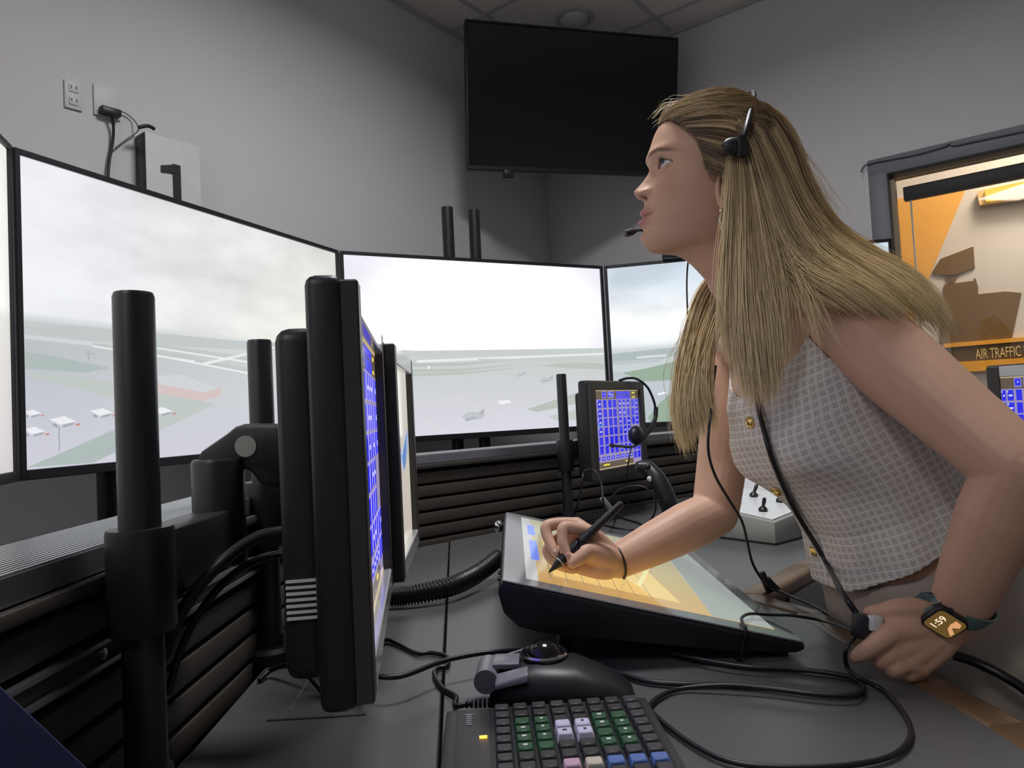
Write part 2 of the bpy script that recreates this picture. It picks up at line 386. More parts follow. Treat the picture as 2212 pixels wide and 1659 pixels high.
# ------------------------------------------------------------------ big simulator displays
STRIPE = 0.00012
class Pic:
    """flat picture on a panel: coloured polygons stacked by a hair's breadth"""
    def __init__(s, P0, d, up, n): s.P0, s.d, s.up, s.n = V(P0), V(d), V(up), V(n); s.v = []; s.f = []; s.c = []; s.k = 0
    def loc(s, px, py):
        p = onplane(px, py, s.P0, s.n) - s.P0; return p.dot(s.d), p.dot(s.up)
    def poly(s, pts, cols, alpha=0.0, gain=1.0, ly=None):
        o = len(s.v)
        if ly: s.k = ly
        else: s.k += 1
        if not isinstance(cols[0], (tuple, list)): cols = [cols] * len(pts)
        for (a, b), c in zip(pts, cols):
            s.v.append(s.P0 + s.d * a + s.up * b + s.n * (STRIPE * s.k)); c = lin(c); s.c.append((c[0] * gain, c[1] * gain, c[2] * gain, alpha))
        s.f.append(tuple(range(o, o + len(pts))))
    def grid(s, W, H, nx, ny, fn, alpha=0.0):
        o = len(s.v); s.k += 1
        for j in range(ny + 1):
            for i in range(nx + 1):
                a, b = W * i / nx, H * j / ny
                s.v.append(s.P0 + s.d * a + s.up * b + s.n * (STRIPE * s.k)); c, al, g = fn(i / nx, j / ny); c = lin(c); s.c.append((c[0] * g, c[1] * g, c[2] * g, al))
        for j in range(ny):
            for i in range(nx):
                q = o + j * (nx + 1) + i; s.f.append((q, q + 1, q + nx + 2, q + nx + 1))
    def px(s, pts, col_, W, H, **k):
        P = [s.loc(*p) for p in pts]; P = [(clip(a, 0, W), clip(b, 0, H)) for a, b in P]; s.poly(P, col_, **k)
    def build(s, name, m, parent):
        return raw(name, [tuple(p) for p in s.v], s.f, m, parent, smooth=False, attrs={'Col': s.c})
M['scr'] = screen_mat('display_picture', 1.12, cloud=0.16, rough=.35)
M['scr_dark'] = screen_mat('display_picture_cloudy', 1.03, cloud=0.20, rough=.35)
M['panelglass'] = mat('panel_black', (0.008, 0.008, 0.01), 0.3)
DZ0, DZ1 = CAMZ - .092, CAMZ + .628
def mixc(a, b, t): return tuple(x + (y - x) * clip(t, 0, 1) for x, y in zip(a, b))
def display(PL, PR, label, skyfn, content, posts, smat='scr', bez=.013):
    PL = V((PL[0], PL[1], 0)); PR = V((PR[0], PR[1], 0)); d = (PR - PL).normalized(); PL += d * .004; PR -= d * .004; W = (PR - PL).length; n = V((d.y, -d.x, 0)); up = V((0, 0, 1)); H = DZ1 - DZ0
    R = Matrix((d, n, up)).transposed(); mid = (PL + PR) / 2
    t = thing('simulator_display', label, 'display', (mid.x - n.x * .02, mid.y - n.y * .02, DZ0), 'wrap of large simulator displays')
    MB().box(mid - n * .022 + V((0, 0, (DZ0 + DZ1) / 2)), (W - .004, .036, H - .004), R).build('housing', 'black', t, bevel=.003)
    mb = MB(); P = PL + V((0, 0, DZ0))
    for a0, a1, b0, b1 in ((0, bez, 0, H), (W - bez, W, 0, H), (bez, W - bez, H - bez, H), (bez, W - bez, 0, bez * 1.7)):
        mb.prism([P + d * a0 + up * b0 - n * .006, P + d * a1 + up * b0 - n * .006, P + d * a1 + up * b1 - n * .006, P + d * a0 + up * b1 - n * .006], n * .010)
    mb.build('bezel', 'black', t, bevel=.0015, seg=1)
    w2, h2 = W - 2 * bez, H - 2.7 * bez
    pic = Pic(P + d * bez + up * bez * 1.7 - n * .004, d, up, n)
    pic.grid(w2, h2, 24, 30, skyfn)
    if content: content(pic, w2, h2)
    pic.build('picture', smat, t)
    br = MB().box(mid - n * .06 + V((0, 0, DZ0 + H * .5)), (.5, .04, .42), R).build('wall_bracket', 'blackmetal', t, bevel=.004)
    for off in posts:
        q = mid + d * off - n * .10
        MB().tube([V((q.x, q.y, 0)), V((q.x, q.y, DZ1 + .23 if len(posts) > 1 and off > -9 and posts[0] > -.2 else DZ1 - .1))], .024, 20).build('post', 'blackmetal', t, smooth=True, angle=60)
        MB().box((q.x, q.y, .01), (.4, .3, .02), R).build('foot', 'blackmetal', t, bevel=.004)
    return t
haze = (228, 231, 230); ground = (203, 206, 209); grass = (182, 190, 186)
S0L, S01, S12, S23 = (-.684, .372), (-1.053, 1.513), (-.613, 2.6), (.428, 3.13)
S3R = (.428 + 1.17 * math.cos(math.radians(-13.4)), 3.13 + 1.17 * math.sin(math.radians(-13.4)))
S4R = (S3R[0] + 1.17 * math.cos(math.radians(-54)), S3R[1] + 1.17 * math.sin(math.radians(-54)))
def sky1(u, v):
    if v > .47: 
        c = mixc((238, 240, 246), (236, 235, 222), u * 1.1 - .1); c = mixc(c, (232, 234, 236), (v - .47)); return c, 1.0 if u > .15 else .6, 1.0
    c = mixc((192, 198, 202), (228, 230, 222), u * .7 + (v > .42) * .3); c = mixc((214, 214, 226), c, v / .42); return c, 0.0, .9
def pic1(p, W, H):
    g = (172, 184, 182); gl_ = (188, 196, 192)
    def q(pts, c, **k): p.px(pts, c, W, H, **k)
    q([(40, 705), (150, 702), (300, 716), (500, 735), (735, 748), (735, 760), (500, 755), (240, 738), (40, 726)], (190, 196, 196))
    q([(45, 730), (240, 752), (380, 775), (380, 768), (240, 742), (45, 722)], (205, 209, 212))
    q([(48, 758), (150, 776), (238, 795), (185, 805), (48, 796)], g)
    q([(48, 803), (170, 815), (250, 826), (350, 845), (465, 873), (345, 930), (250, 962), (58, 1012), (240, 930), (330, 905), (300, 880), (180, 842), (60, 812)], gl_)
    q([(58, 1010), (240, 931), (330, 925), (345, 931), (200, 1000)], g)
    for a, b in (((330, 742), (560, 775)), ((330, 758), (560, 800)), ((200, 740), (420, 770))):
        q([a, b, (b[0], b[1] + 8), (a[0], a[1] + 6)], (186, 195, 192)); q([(a[0], a[1] + 7), (b[0], b[1] + 9), (b[0], b[1] + 13), (a[0], a[1] + 10)], (230, 232, 233))
    q([(430, 785), (610, 745), (610, 749), (440, 789)], (228, 230, 231))
    q([(338, 812), (395, 810), (476, 842), (435, 850), (345, 830)], (204, 207, 210))
    q([(340, 829), (437, 848), (477, 838), (478, 855), (437, 866), (340, 850)], (208, 190, 188))
    for x, y, s_ in ((125, 906, 1), (210, 888, .85), (62, 928, .9), (60, 890, .7), (340, 885, .8)):
        q([(x - 20 * s_, y), (x + 12 * s_, y - 7 * s_), (x + 38 * s_, y + 4 * s_), (x + 6 * s_, y + 12 * s_)], (232, 233, 238))
        q([(x - 12 * s_, y + 8 * s_), (x - 2 * s_, y + 12 * s_), (x - 2 * s_, y + 18 * s_), (x - 12 * s_, y + 14 * s_)], (158, 160, 166))
        q([(x + 8 * s_, y + 12 * s_), (x + 34 * s_, y + 6 * s_), (x + 32 * s_, y + 12 * s_), (x + 10 * s_, y + 18 * s_)], (168, 170, 176))
        q([(x + 36 * s_, y + 10 * s_), (x + 48 * s_, y + 8 * s_), (x + 46 * s_, y + 13 * s_), (x + 38 * s_, y + 14 * s_)], (200, 140, 135))
    q([(123, 920), (126, 920), (127, 975), (124, 975)], (165, 168, 175)); q([(187, 756), (189, 756), (190, 780), (187, 780)], (165, 170, 172))
    q([(178, 762), (200, 762), (205, 766), (180, 767)], (176, 182, 183))
def sky2(u, v):
    if v > .475:
        d = math.hypot((u - .52) / .45, (v - .72) / .38); c = mixc((255, 255, 255), (226, 225, 234), d - .35); return c, .35, 1.0 + .55 * clip(1.15 - d, 0, 1)
    c = mixc((212, 212, 222), (196, 200, 198), v / .44); return (mixc(c, (228, 230, 226), 1) if v > .44 else c), 0.0, .95
def pic2(p, W, H):
    def q(pts, c, **k): p.px(pts, c, W, H, **k)
    g = (178, 186, 178)
    q([(742, 752), (900, 758), (1308, 752), (1308, 766), (900, 772), (742, 768)], (190, 196, 192))
    for y0, y1 in ((782, 778), (796, 790), (806, 797)):
        q([(780, y0 + 4), (1000, y1 + 6), (1135, y1 - 4), (1000, y1 + 12), (780, y0 + 12)], g)
    q([(1165, 790), (1240, 782), (1309, 786), (1309, 797), (1230, 796)], g)
    q([(900, 778), (1309, 762), (1309, 766), (900, 784)], (222, 224, 226)); q([(1030, 775), (1300, 775), (1300, 779), (1040, 780)], (188, 195, 190))
    q([(1138, 884), (1240, 850), (1312, 838), (1312, 858), (1160, 890)], (176, 183, 176)); q([(1185, 900), (1313, 868), (1313, 905), (1200, 908)], (186, 192, 186))
    for x, y, s_ in ((1022, 895, 1.0), (1180, 818, .6), (1125, 808, .4)):
        q([(x - 28 * s_, y + 6 * s_), (x - 10 * s_, y - 6 * s_), (x + 14 * s_, y - 4 * s_), (x + 26 * s_, y + 2 * s_), (x + 18 * s_, y + 10 * s_), (x - 6 * s_, y + 12 * s_)], (186, 188, 192))
        q([(x + 10 * s_, y - 2 * s_), (x + 22 * s_, y - 12 * s_), (x + 25 * s_, y - 11 * s_), (x + 22 * s_, y + 2 * s_)], (170, 172, 178))
        q([(x - 20 * s_, y + 10 * s_), (x + 4 * s_, y + 4 * s_), (x + 8 * s_, y + 8 * s_), (x - 14 * s_, y + 16 * s_)], (172, 174, 180))
    for a, b in (((910, 900), (960, 935)), ((990, 860), (1090, 905)), ((940, 870), (1010, 850))):
        q([a, (a[0] + 2, a[1]), (b[0] + 2, b[1]), b], (222, 214, 190))
    q([(1075, 866), (1100, 864), (1104, 870), (1080, 874)], (228, 229, 232))
    q([(924, 793), (927, 790), (928, 795), (925, 798)], (250, 250, 250))
def sky3(u, v):
    if v > .475:
        c = mixc((206, 218, 230), (250, 252, 252), clip(1.2 - abs(v - .62) * 4, 0, 1)); return c, 1.0, 1.05
    c = mixc((192, 200, 206), (196, 204, 208), v / .44); return (mixc(c, (222, 228, 230), .7) if v > .43 else c), 0.0, .9
def pic3(p, W, H):
    def q(pts, c, **k): p.px(pts, c, W, H, **k)
    g = (150, 170, 152)
    q([(1312, 765), (1480, 748), (1940, 735), (1940, 752), (1480, 770), (1312, 782)], (172, 184, 184))
    q([(1312, 790), (1420, 782), (1450, 770), (1940, 755), (1940, 775), (1455, 795), (1312, 806)], (198, 206, 208))
    q([(1345, 805), (1400, 795), (1460, 780), (1940, 762), (1940, 800), (1430, 822), (1390, 824)], g)
    q([(1312, 812), (1390, 826), (1940, 802), (1940, 830), (1420, 850), (1315, 842)], (190, 199, 204))
    q([(1400, 902), (1425, 870), (1450, 850), (1940, 832), (1940, 905), (1405, 912)], g)
    q([(1420, 850), (1440, 846), (1440, 850), (1422, 854)], (240, 242, 245))
    q([(1375, 770), (1440, 765), (1440, 770), (1375, 775)], (210, 218, 222))
def sky0(u, v):
    if v > .47: return mixc((240, 238, 235), (232, 232, 228), u), .5, 1.0
    return mixc((206, 200, 200), (222, 220, 215), v / .47), 0.0, .9
display(S0L, S01, 'large simulator display, the end screen beside the post bank, mostly out of view', sky0, None, (-.3, .3))
display(S01, S12, 'large simulator display showing hazy runways, before the wall placard numbered 1', sky1, pic1, (-.3, .3), 'scr_dark')
display(S12, S23, 'large simulator display with bright white sky and parked aeroplanes, two posts rising behind it', sky2, pic2, (-.105, .015))
display(S23, S3R, 'large simulator display showing blue cloudy sky and green fields behind the woman', sky3, pic3, (-.3, .3), 'scr_dark')
p = V((S23[0] + .30, S23[1] - .072, DZ1))
ck = thing('status_box', 'small black box with cyan lamp on top of a simulator display', 'device', p)
MB().box(p + V((0, -.01, .035)), (.10, .05, .07)).build('case', 'black', ck, bevel=.004)
M['cyan'] = mat('cyan_lamp', (.1, .7, .8), .4, emit=(.25, .9, 1.0), estr=1.0)
MB().box(p + V((0.01, -.037, .032)), (.06, .006, .03)).build('lamp', 'cyan', ck)

# ------------------------------------------------------------------ television across the corner
TL, TR = V((-.152, 3.23, 0)), V((.868, 3.49, 0)); d = (TR - TL).normalized(); W = (TR - TL).length; n = V((d.y, -d.x, 0))
tilt = math.radians(10); upT = (V((0, 0, 1)) * math.cos(tilt) + n * math.sin(tilt)); nT = (n * math.cos(tilt) - V((0, 0, 1)) * math.sin(tilt))
RT = Matrix((d, nT, upT)).transposed(); H = .655; base = (TL + TR) / 2 + V((0, 0, CAMZ + 1.135)) - n * .02
tv = thing('wall_television', 'black wall television, switched off, hung across the corner under the ceiling', 'television', base)
c = base + upT * H / 2
MB().box(c - nT * .022, (W, .045, H), RT).build('housing', 'black', tv, bevel=.006)
MB().box(c - nT * .055, (W * .62, .05, H * .6), RT).build('rear_hump', 'black', tv, bevel=.01)
MB().box(c + nT * .001, (W - .018, .003, H - .024), RT).build('screen', 'gloss', tv)
mb = MB()
for a, b, wa, hb in ((0, H / 2 - .004, W, .008), (0, -H / 2 + .009, W, .018), (-W / 2 + .004, 0, .008, H), (W / 2 - .004, 0, .008, H)):
    mb.box(c + d * a + upT * b + nT * .002, (wa, .008, hb), RT)
mb.build('bezel', 'black', tv, bevel=.001, seg=1)
MB().box(base - d * .33 - nT * .004 - upT * .016, (.045, .03, .036), RT).build('sensor_box', 'black', tv, bevel=.004)
wp = room(.35, .35, CAMZ + 1.45)
MB().box((c - nT * .09), (.36, .03, .36), RT).build('mount_plate', 'blackmetal', tv, bevel=.003)
MB().tube([c - nT * .10, V((wp.x, wp.y, c.z)) , V((CORN.x, CORN.y - .03, c.z))], .025, 14).build('mount_arm', 'blackmetal', tv, smooth=True)

# ------------------------------------------------------------------ outlets, placard on the left wall
nl = G1
def onleft(px, py, off=0.0): return onplane(px, py, room(off, 0), G1)
RL = Matrix((G2, -G1, V((0, 0, 1)))).transposed()
def plate(cx, cy, w_, h_, label, m):
    p = onleft(cx, cy, .004); t = thing('wall_plate', label, 'outlet', p)
    MB().box(p, (w_, .008, h_), RL).build('cover', m, t, bevel=.002)
    return t, p
t, p = plate(158, 206, .050, .088, 'white duplex wall outlet with empty sockets', 'plate')
for dz in (.020, -.020):
    s_ = MB().box(p + G1 * .005 + V((0, 0, dz)), (.026, .004, .024), RL).build('socket', 'plate', t, bevel=.001)
    for q in (-.007, .007):
        MB().box(p + G1 * .0075 + G2 * q + V((0, 0, dz + .003)), (.003, .002, .009), RL).build('slot', 'black', s_)
t, p = plate(231, 222, .080, .098, 'ivory two-gang wall plate with a black cord plugged in', 'plate')
pl = onleft(238, 242, .02)
MB().box(pl, (.06, .03, .024), RL).build('plug', 'black', t, bevel=.005)
cable('power_cord', [onleft(*a) for a in ((240, 244, .03), (245, 275, .02), (243, 310, .015), (236, 350, .015), (233, 400, .02), (232, 460, .02))], .0045, 'rubber', 'black power cord hanging from the wall plate behind the display')
cable('signal_wire', [onleft(*a) for a in ((246, 238, .02), (268, 243, .012), (288, 258, .012), (298, 273, .03), (296, 285, .02), (272, 302, .012), (248, 320, .015))], .0022, 'framegrey', 'thin grey wire looping from the wall plate to the placard box')
# placard "1": a white faced box with black sides
c1, c2, c3, c4 = onleft(312, 280, .07), onleft(430, 318, .07), onleft(438, 460, .07), onleft(320, 440, .07)
pw = (c2 - c1).dot(G2); pc = (c1 + c2) / 2; ztop = (c1.z + c2.z) / 2 + .0; phh = .36
pb = thing('number_placard', 'white faced wall placard with a black numeral 1 and black edge', 'placard', V((pc.x, pc.y, ztop - phh)))
cc = V((pc.x, pc.y, ztop - phh / 2))
MB().box(cc - G1 * .034, (pw, .066, phh), RL).build('box', 'black', pb, bevel=.003)
MB().box(cc + G1 * .001, (pw - .002, .004, phh - .004), RL).build('face', 'white', pb)
nb0 = onleft(381, 356, .075); nb1 = onleft(376, 470, .075)
mb = MB(); k0 = nb0
mb.box(V((nb0.x, nb0.y, nb0.z - .09)), (.026, .004, .18), RL)
mb.prism([nb0 + V((0, 0, 0)), nb0 + V((0, 0, -.03)), nb0 - G2 * .052 + V((0, 0, -.035)), nb0 - G2 * .052 + V((0, 0, -.015))], G1 * .004)
mb.build('numeral', 'black', pb)
cable('placard_strap', [onleft(*a) for a in ((300, 275, .08), (320, 272, .08), (334, 279, .08))], .006, 'rubber', None, parent=pb)
# ================================================================== the console
Zd = DESK
def sx(Y): return -.091 - .0817 * (Y - .716)
def poly2(pts, z): return [V((x, y, z)) for x, y in pts]
front = [(.525, -.25), (.511, .75), (.478, 1.17), (.425, 1.275), (.60, 1.475), (1.50, 2.20)]
console = thing('console_desk', 'dark laminate console desk bending round the simulator displays', 'desk', (0, .8, 0))
bL = [(-.362, -.25), (-.362, .75), (-.375, 1.10), (-.372, 1.83)]
far = [(sx(2.0), 2.0), (.134, 2.27), (.62, 2.66), (1.15, 3.08)]
MB().prism(poly2(bL + [(sx(1.98) - .0015, 1.98), (sx(-.25) - .0015, -.25)], Zd - .03), (0, 0, .03)).build('worktop_panel', 'desk', console, bevel=.0015, seg=1)
MB().prism(poly2([(sx(-.25) + .0015, -.25), (sx(1.98) + .0015, 1.99)] + far[1:] + front[::-1], Zd - .03), (0, 0, .03)).build('worktop_panel', 'desk', console, bevel=.0015, seg=1)
for i in range(len(front) - 1):
    a, b = V(front[i] + (0,)), V(front[i + 1] + (0,)); dd = (b - a).normalized(); nn = V((-dd.y, dd.x, 0))
    R_ = frame(dd)
    MB().box((a + b) / 2 + nn * .022 + V((0, 0, Zd - .0145)), ((b - a).length + .024, .05, .033 + .0004 * i), R_).build('edge_band', 'wood', console, bevel=.010, seg=3)
MB().prism(poly2([(-.34, -.2), (.46, -.2), (.43, 1.1), (-.34, 1.1)], .02), (0, 0, .04)).build('plinth', 'black_soft', console)
MB().prism(poly2([(-.30, -.2), (-.26, -.2), (-.26, 1.7), (-.30, 1.7)], .05), (0, 0, Zd - .08)).build('pedestal_panel', 'black_soft', console)
MB().prism(poly2([(-.2, 1.9), (.9, 2.75), (.93, 2.71), (-.17, 1.86)], .02), (0, 0, Zd - .05)).build('pedestal_panel', 'black_soft', console)
# cable flap slot let into the worktop
s0, s1 = onz(575, 1559), onz(790, 1545)
MB().prism([s0, s1, s1 + V((0, .004, 0)), s0 + V((0, .004, 0))], (0, 0, .0008)).build('cable_slot', 'black', console)
s0, s1 = onz(623, 1537), onz(664, 1470)
MB().prism([s0, s1, s1 + V((.0018, 0, 0)), s0 + V((.0018, 0, 0))], (0, 0, .0008)).build('flap_trim', 'alu', console)

# ------------------------------------------------------------------ slat wall with ribbed aluminium top rail
RZ = CAMZ - .105
sw = thing('slat_wall', 'low dark slatted back wall of the console with a ribbed aluminium top rail', 'slat wall', (-.43, 1.0, 0))
inner = [V((-.388, -.25, 0)), V((-.388, 1.86, 0)), V((.134, 2.30, 0)), V((1.20, 3.15, 0))]
outer = [V((-.495, -.25, 0)), V((-.500, 1.90, 0)), V((.07, 2.385, 0)), V((1.13, 3.24, 0))]
def rail(i, nrib, hgt):
    a, b, c_, d_ = inner[i], inner[i + 1], outer[i + 1], outer[i]
    prof = []
    for k in range(nrib):
        for t, hz in ((0, 0), (.12, .0022), (.62, .0022), (.74, 0)): prof.append(((k + t) / nrib, hz))
    prof.append((1, 0))
    vs = []; fs = []
    for t, hz in prof: vs += [d_.lerp(a, t) + V((0, 0, RZ + hz)), c_.lerp(b, t) + V((0, 0, RZ + hz))]
    for t in (1, 0): vs += [d_.lerp(a, t) + V((0, 0, RZ - hgt)), c_.lerp(b, t) + V((0, 0, RZ - hgt))]
    m_ = len(vs) // 2
    for k in range(m_): j = (k + 1) % m_; fs.append((2 * k, 2 * k + 1, 2 * j + 1, 2 * j))
    fs.append(tuple(range(0, 2 * m_, 2))); fs.append(tuple(range(1, 2 * m_, 2))[::-1])
    return MB().add(vs, fs).build('top_rail', 'alu', sw)
for i in range(3): rail(i, 16 if i == 0 else 10, .022)
PITCHS = .037
for i in range(3):
    a, b = inner[i], inner[i + 1]; dd = (b - a).normalized(); nn = V((dd.y, -dd.x, 0)); L = (b - a).length; R_ = frame(dd)
    MB().box((a + b) / 2 - nn * .05 + V((0, 0, (RZ + .1) / 2 - .01)), (L, .02, RZ - .12), R_).build('back_panel', 'black_soft', sw)
    MB().box((a + b) / 2 + nn * .004 + V((0, 0, RZ - .030)), (L, .012, .013), R_).build('rail_lip', 'slat', sw, bevel=.003)
    me = None
    for k in range(9):
        z = RZ - .062 - k * PITCHS
        if me is None:
            o = MB().box((a + b) / 2 - nn * .012 + V((0, 0, z)), (L, .022, PITCHS - .007), R_).build('slat', 'slat', sw, bevel=.003); me = o; 
        else:
            o = bpy.data.objects.new('slat', me.data); col.objects.link(o); o.location = me.location + V((0, 0, -k * PITCHS)); attach(o, sw)
# aluminium channel strip low on the near slats
a, b = inner[0], inner[1]
for zz in (RZ - .085, RZ - .105): MB().box((a + b) / 2 + V((.002, 0, zz)), (.008, (b - a).length, .004)).build('channel_edge', 'alu', sw)

# ------------------------------------------------------------------ monitor posts with arms
def post(xy, ztop, r, label, collar_z, group='monitor posts on the console'):
    x, y = xy; t = thing('monitor_post', label, 'post', (x, y, Zd), group)
    MB().lathe((x, y, Zd - .01), (0, 0, 1), [(r, 0), (r, ztop - Zd + .006), (r * .92, ztop - Zd + .010)], 36).build('pole', 'blackmetal', t, smooth=True)
    MB().lathe((x, y, Zd - .002), (0, 0, 1), [(r * 2.2, 0), (r * 2.2, .018), (r * 1.9, .024), (r * 1.25, .024), (r * 1.25, .04)], 36).build('base_clamp', 'blackmetal', t, smooth=True)
    MB().lathe((x, y, collar_z - .095), (0, 0, 1), [(r * 1.02, -.002), (r * 1.5, 0), (r * 1.62, .004), (r * 1.62, .090), (r * 1.56, .095), (r * 1.02, .095)], 36).build('collar', 'blackmetal', t, smooth=True)
    return t
A = U(288, 633, .66); zA = U(288, 1140, .66).z
pa = post((A.x, A.y), A.z, .0180, 'tall thick black monitor post on the worktop, carrying a hinged arm', zA)
k = V((A.x - .03, A.y - .01, zA - .11)); MB().cyl(k, k + V((-.006, 0, 0)), .005, n=14).build('clamp_knob', 'chrome', pa, smooth=True)
pv = U(472, 1050, .830)
top = zA - .004
# flat arm from collar to pivot
a0 = V((A.x, A.y, top)); a1 = V((pv.x, pv.y, top)); dd = (a1 - a0); dd.z = 0; dd.normalize(); R_ = frame(dd); L = (a1 - a0).length
MB().box((a0 + a1) / 2 + V((0, 0, -.032)), (L + .02, .046, .062), R_).build('arm', 'blackmetal', pa, bevel=.005)
pivz = top
pb_ = V((pv.x, pv.y, pivz))
MB().lathe(pb_ + V((0, 0, -.066)), (0, 0, 1), [(.026, 0), (.029, .003), (.029, .118), (.027, .122), (.02, .122)], 32).build('pivot', 'blackmetal', pa, smooth=True)
# bracket plate rising to the monitor
bp = [(424, 985), (432, 975), (487, 937), (505, 922), (525, 916), (640, 916), (700, 930), (700, 1060), (640, 1060), (560, 1050), (540, 1020), (520, 1012), (424, 1012)]
MB().prism([U(x, y, .83) for x, y in bp], (0, .05, 0)).build('tilt_bracket', 'blackmetal', pa, bevel=.006)
q = U(530, 964, .829); MB().cyl(q, q + V((0, .008, 0)), .0125, n=28).build('pivot_cap', 'graybox', pa, smooth=True, angle=50)
B = U(560, 735, 1.07); zB = U(560, 1040, 1.07).z
pbt = post((B.x, B.y), B.z, .0180, 'black monitor post behind the near touch monitor, before the slat wall', zB)
q0 = V((B.x, B.y, zB - .035)); q1 = V((-.251, 1.118, zB - .035)); MB().box((q0 + q1) / 2, ((q1 - q0).length, .036, .05), frame(q1 - q0)).build('arm', 'blackmetal', pbt, bevel=.004)
C = U(1212, 808, 2.17); zC = U(1212, 950, 2.17).z
pct = post((C.x, C.y), C.z, .0155, 'slim black monitor post beside the far touch monitor', zC)
q0 = V((C.x, C.y, zC - .03)); q1 = V((.255, 2.264, zC - .03)); MB().box((q0 + q1) / 2, ((q1 - q0).length, .034, .05), frame(q1 - q0)).build('arm', 'blackmetal', pct, bevel=.004)

# ------------------------------------------------------------------ touch monitors
M['touch'] = screen_mat('touch_panel_picture', 1.0, rough=.12, spec=.8); M['touch'].cycles.emission_sampling = 'NONE'
def blue_panel(p, W, H):
    p.poly([(0, 0), (W, 0), (W, H), (0, H)], (150, 140, 175), ly=1)
    def r(x0, y0, x1, y1, c, g=1.0):
        ly = 3 if c in ((92, 80, 68),) else 4 if c in ((125, 120, 215), (150, 150, 225)) else 5 if c in ((38, 40, 225), (70, 70, 225)) else 6
        p.poly([(x0 * W, y0 * H), (x1 * W, y0 * H), (x1 * W, y1 * H), (x0 * W, y1 * H)], c, gain=g, ly=ly)
    br = (92, 80, 68); bl = (38, 40, 225); b2 = (70, 70, 225); yl = (230, 210, 60); ww = (225, 225, 250)
    r(0, .885, 1, 1, br); r(0, 0, .8, .085, br); r(0, .0, 1, .012, (190, 170, 130)); r(0, .99, 1, 1, (190, 170, 130))
    for x0, x1 in ((.18, .27), (.30, .365), (.37, .435)):
        r(x0, .90, x1, .985, (150, 150, 225)); r(x0 + .008, .91, x1 - .008, .978, bl)
    r(.33, .935, .345, .965, ww); r(.395, .925, .41, .955, ww); r(.22, .94, .235, .955, ww)
    r(.49, .885, .80, .985, b2); r(.49, .935, .80, .945, (90, 80, 130))
    for y in (.955, .895): r(.85, y, .92, y + .018, yl)
    rows = [.775, .655, .54, .425, .305, .19]; h = .098
    for i, y in enumerate(rows):
        xs = [(0.0, .062), (.075, .165), (.19, .275), (.30, .385), (.40, .485)]
        for j, (x0, x1) in enumerate(xs):
            r(x0, y - .004, x1, y + h + .004, (125, 120, 215)); r(x0 + .006, y, x1 - .006, y + h, bl)
            if j < 2 and i < 4: r(x0 + .02, y + .04, x1 - .02, y + .055, ww); r(x0 + .004, y + .075, x0 + .014, y + .095, ww)
            if j < 2 and i == 2: r(x0 + .012, y + .0, x0 + .030, y + .026, (40, 210, 200)); r(x1 - .034, y, x1 - .016, y + .026, (40, 210, 200))
        xs = [(.52, .595), (.615, .69), (.71, .785)]
        for j, (x0, x1) in enumerate(xs):
            r(x0, y - .004, x1, y + h + .004, (125, 120, 215)); r(x0 + .006, y, x1 - .006, y + h, bl if i > 1 else b2)
            if (i + j) % 4 != 3 and i != 4: r(x0 + .022, y + .038, x1 - .022, y + .056, ww)
        for j, (x0, x1) in enumerate([(.82, .90), (.91, .99)]):
            if i in (3, 4): continue
            r(x0, y - .004, x1, y + h + .004, (125, 120, 215)); r(x0 + .006, y, x1 - .006, y + h, b2 if i < 2 else bl)
            if j: r(x0 + .03, y + .035, x1 - .03, y + .06, ww)
    r(.50, .09, .508, .88, (52, 44, 60)); r(.80, .0, .808, .88, (60, 52, 60))
    for j in range(8):
        x0 = (.075 * 0 + j * .1035) if j < 5 else .52 + (j - 5) * .095
        r(x0 + .004, .105, x0 + .082, .16, (125, 120, 215)); r(x0 + .010, .11, x0 + .076, .155, bl); r(x0 + .03, .125, x0 + .055, .14, ww)
    for j, (x0, x1) in enumerate([(.82, .90), (.91, .99)]):
        r(x0, .075, x1, .175, (125, 120, 215)); r(x0 + .006, .08, x1 - .006, .17, bl)
    r(.14, .04, .27, .062, yl); r(.62, .05, .69, .068, yl)
def map_panel(p, W, H):
    def fn(u, v):
        c = mixc((212, 202, 188), (228, 224, 214), v); return c, 0, .8
    p.grid(W, H, 8, 10, fn)
    def r(pts, c): p.poly([(x * W, y * H) for x, y in pts], c)
    r([(.05, .55), (.3, .62), (.55, .50), (.9, .66), (.98, .60), (.9, .50), (.6, .42), (.3, .5)], (150, 172, 205))
    r([(.5, .5), (.8, .62), (.75, .45), (.55, .4)], (96, 132, 190)); r([(.02, .30), (.35, .34), (.35, .36), (.02, .33)], (120, 110, 100))
    for k in range(9): r([(.05 + .1 * k, .2), (.052 + .1 * k, .2), (.03 + .1 * k, .5), (.028 + .1 * k, .5)], (170, 160, 148))
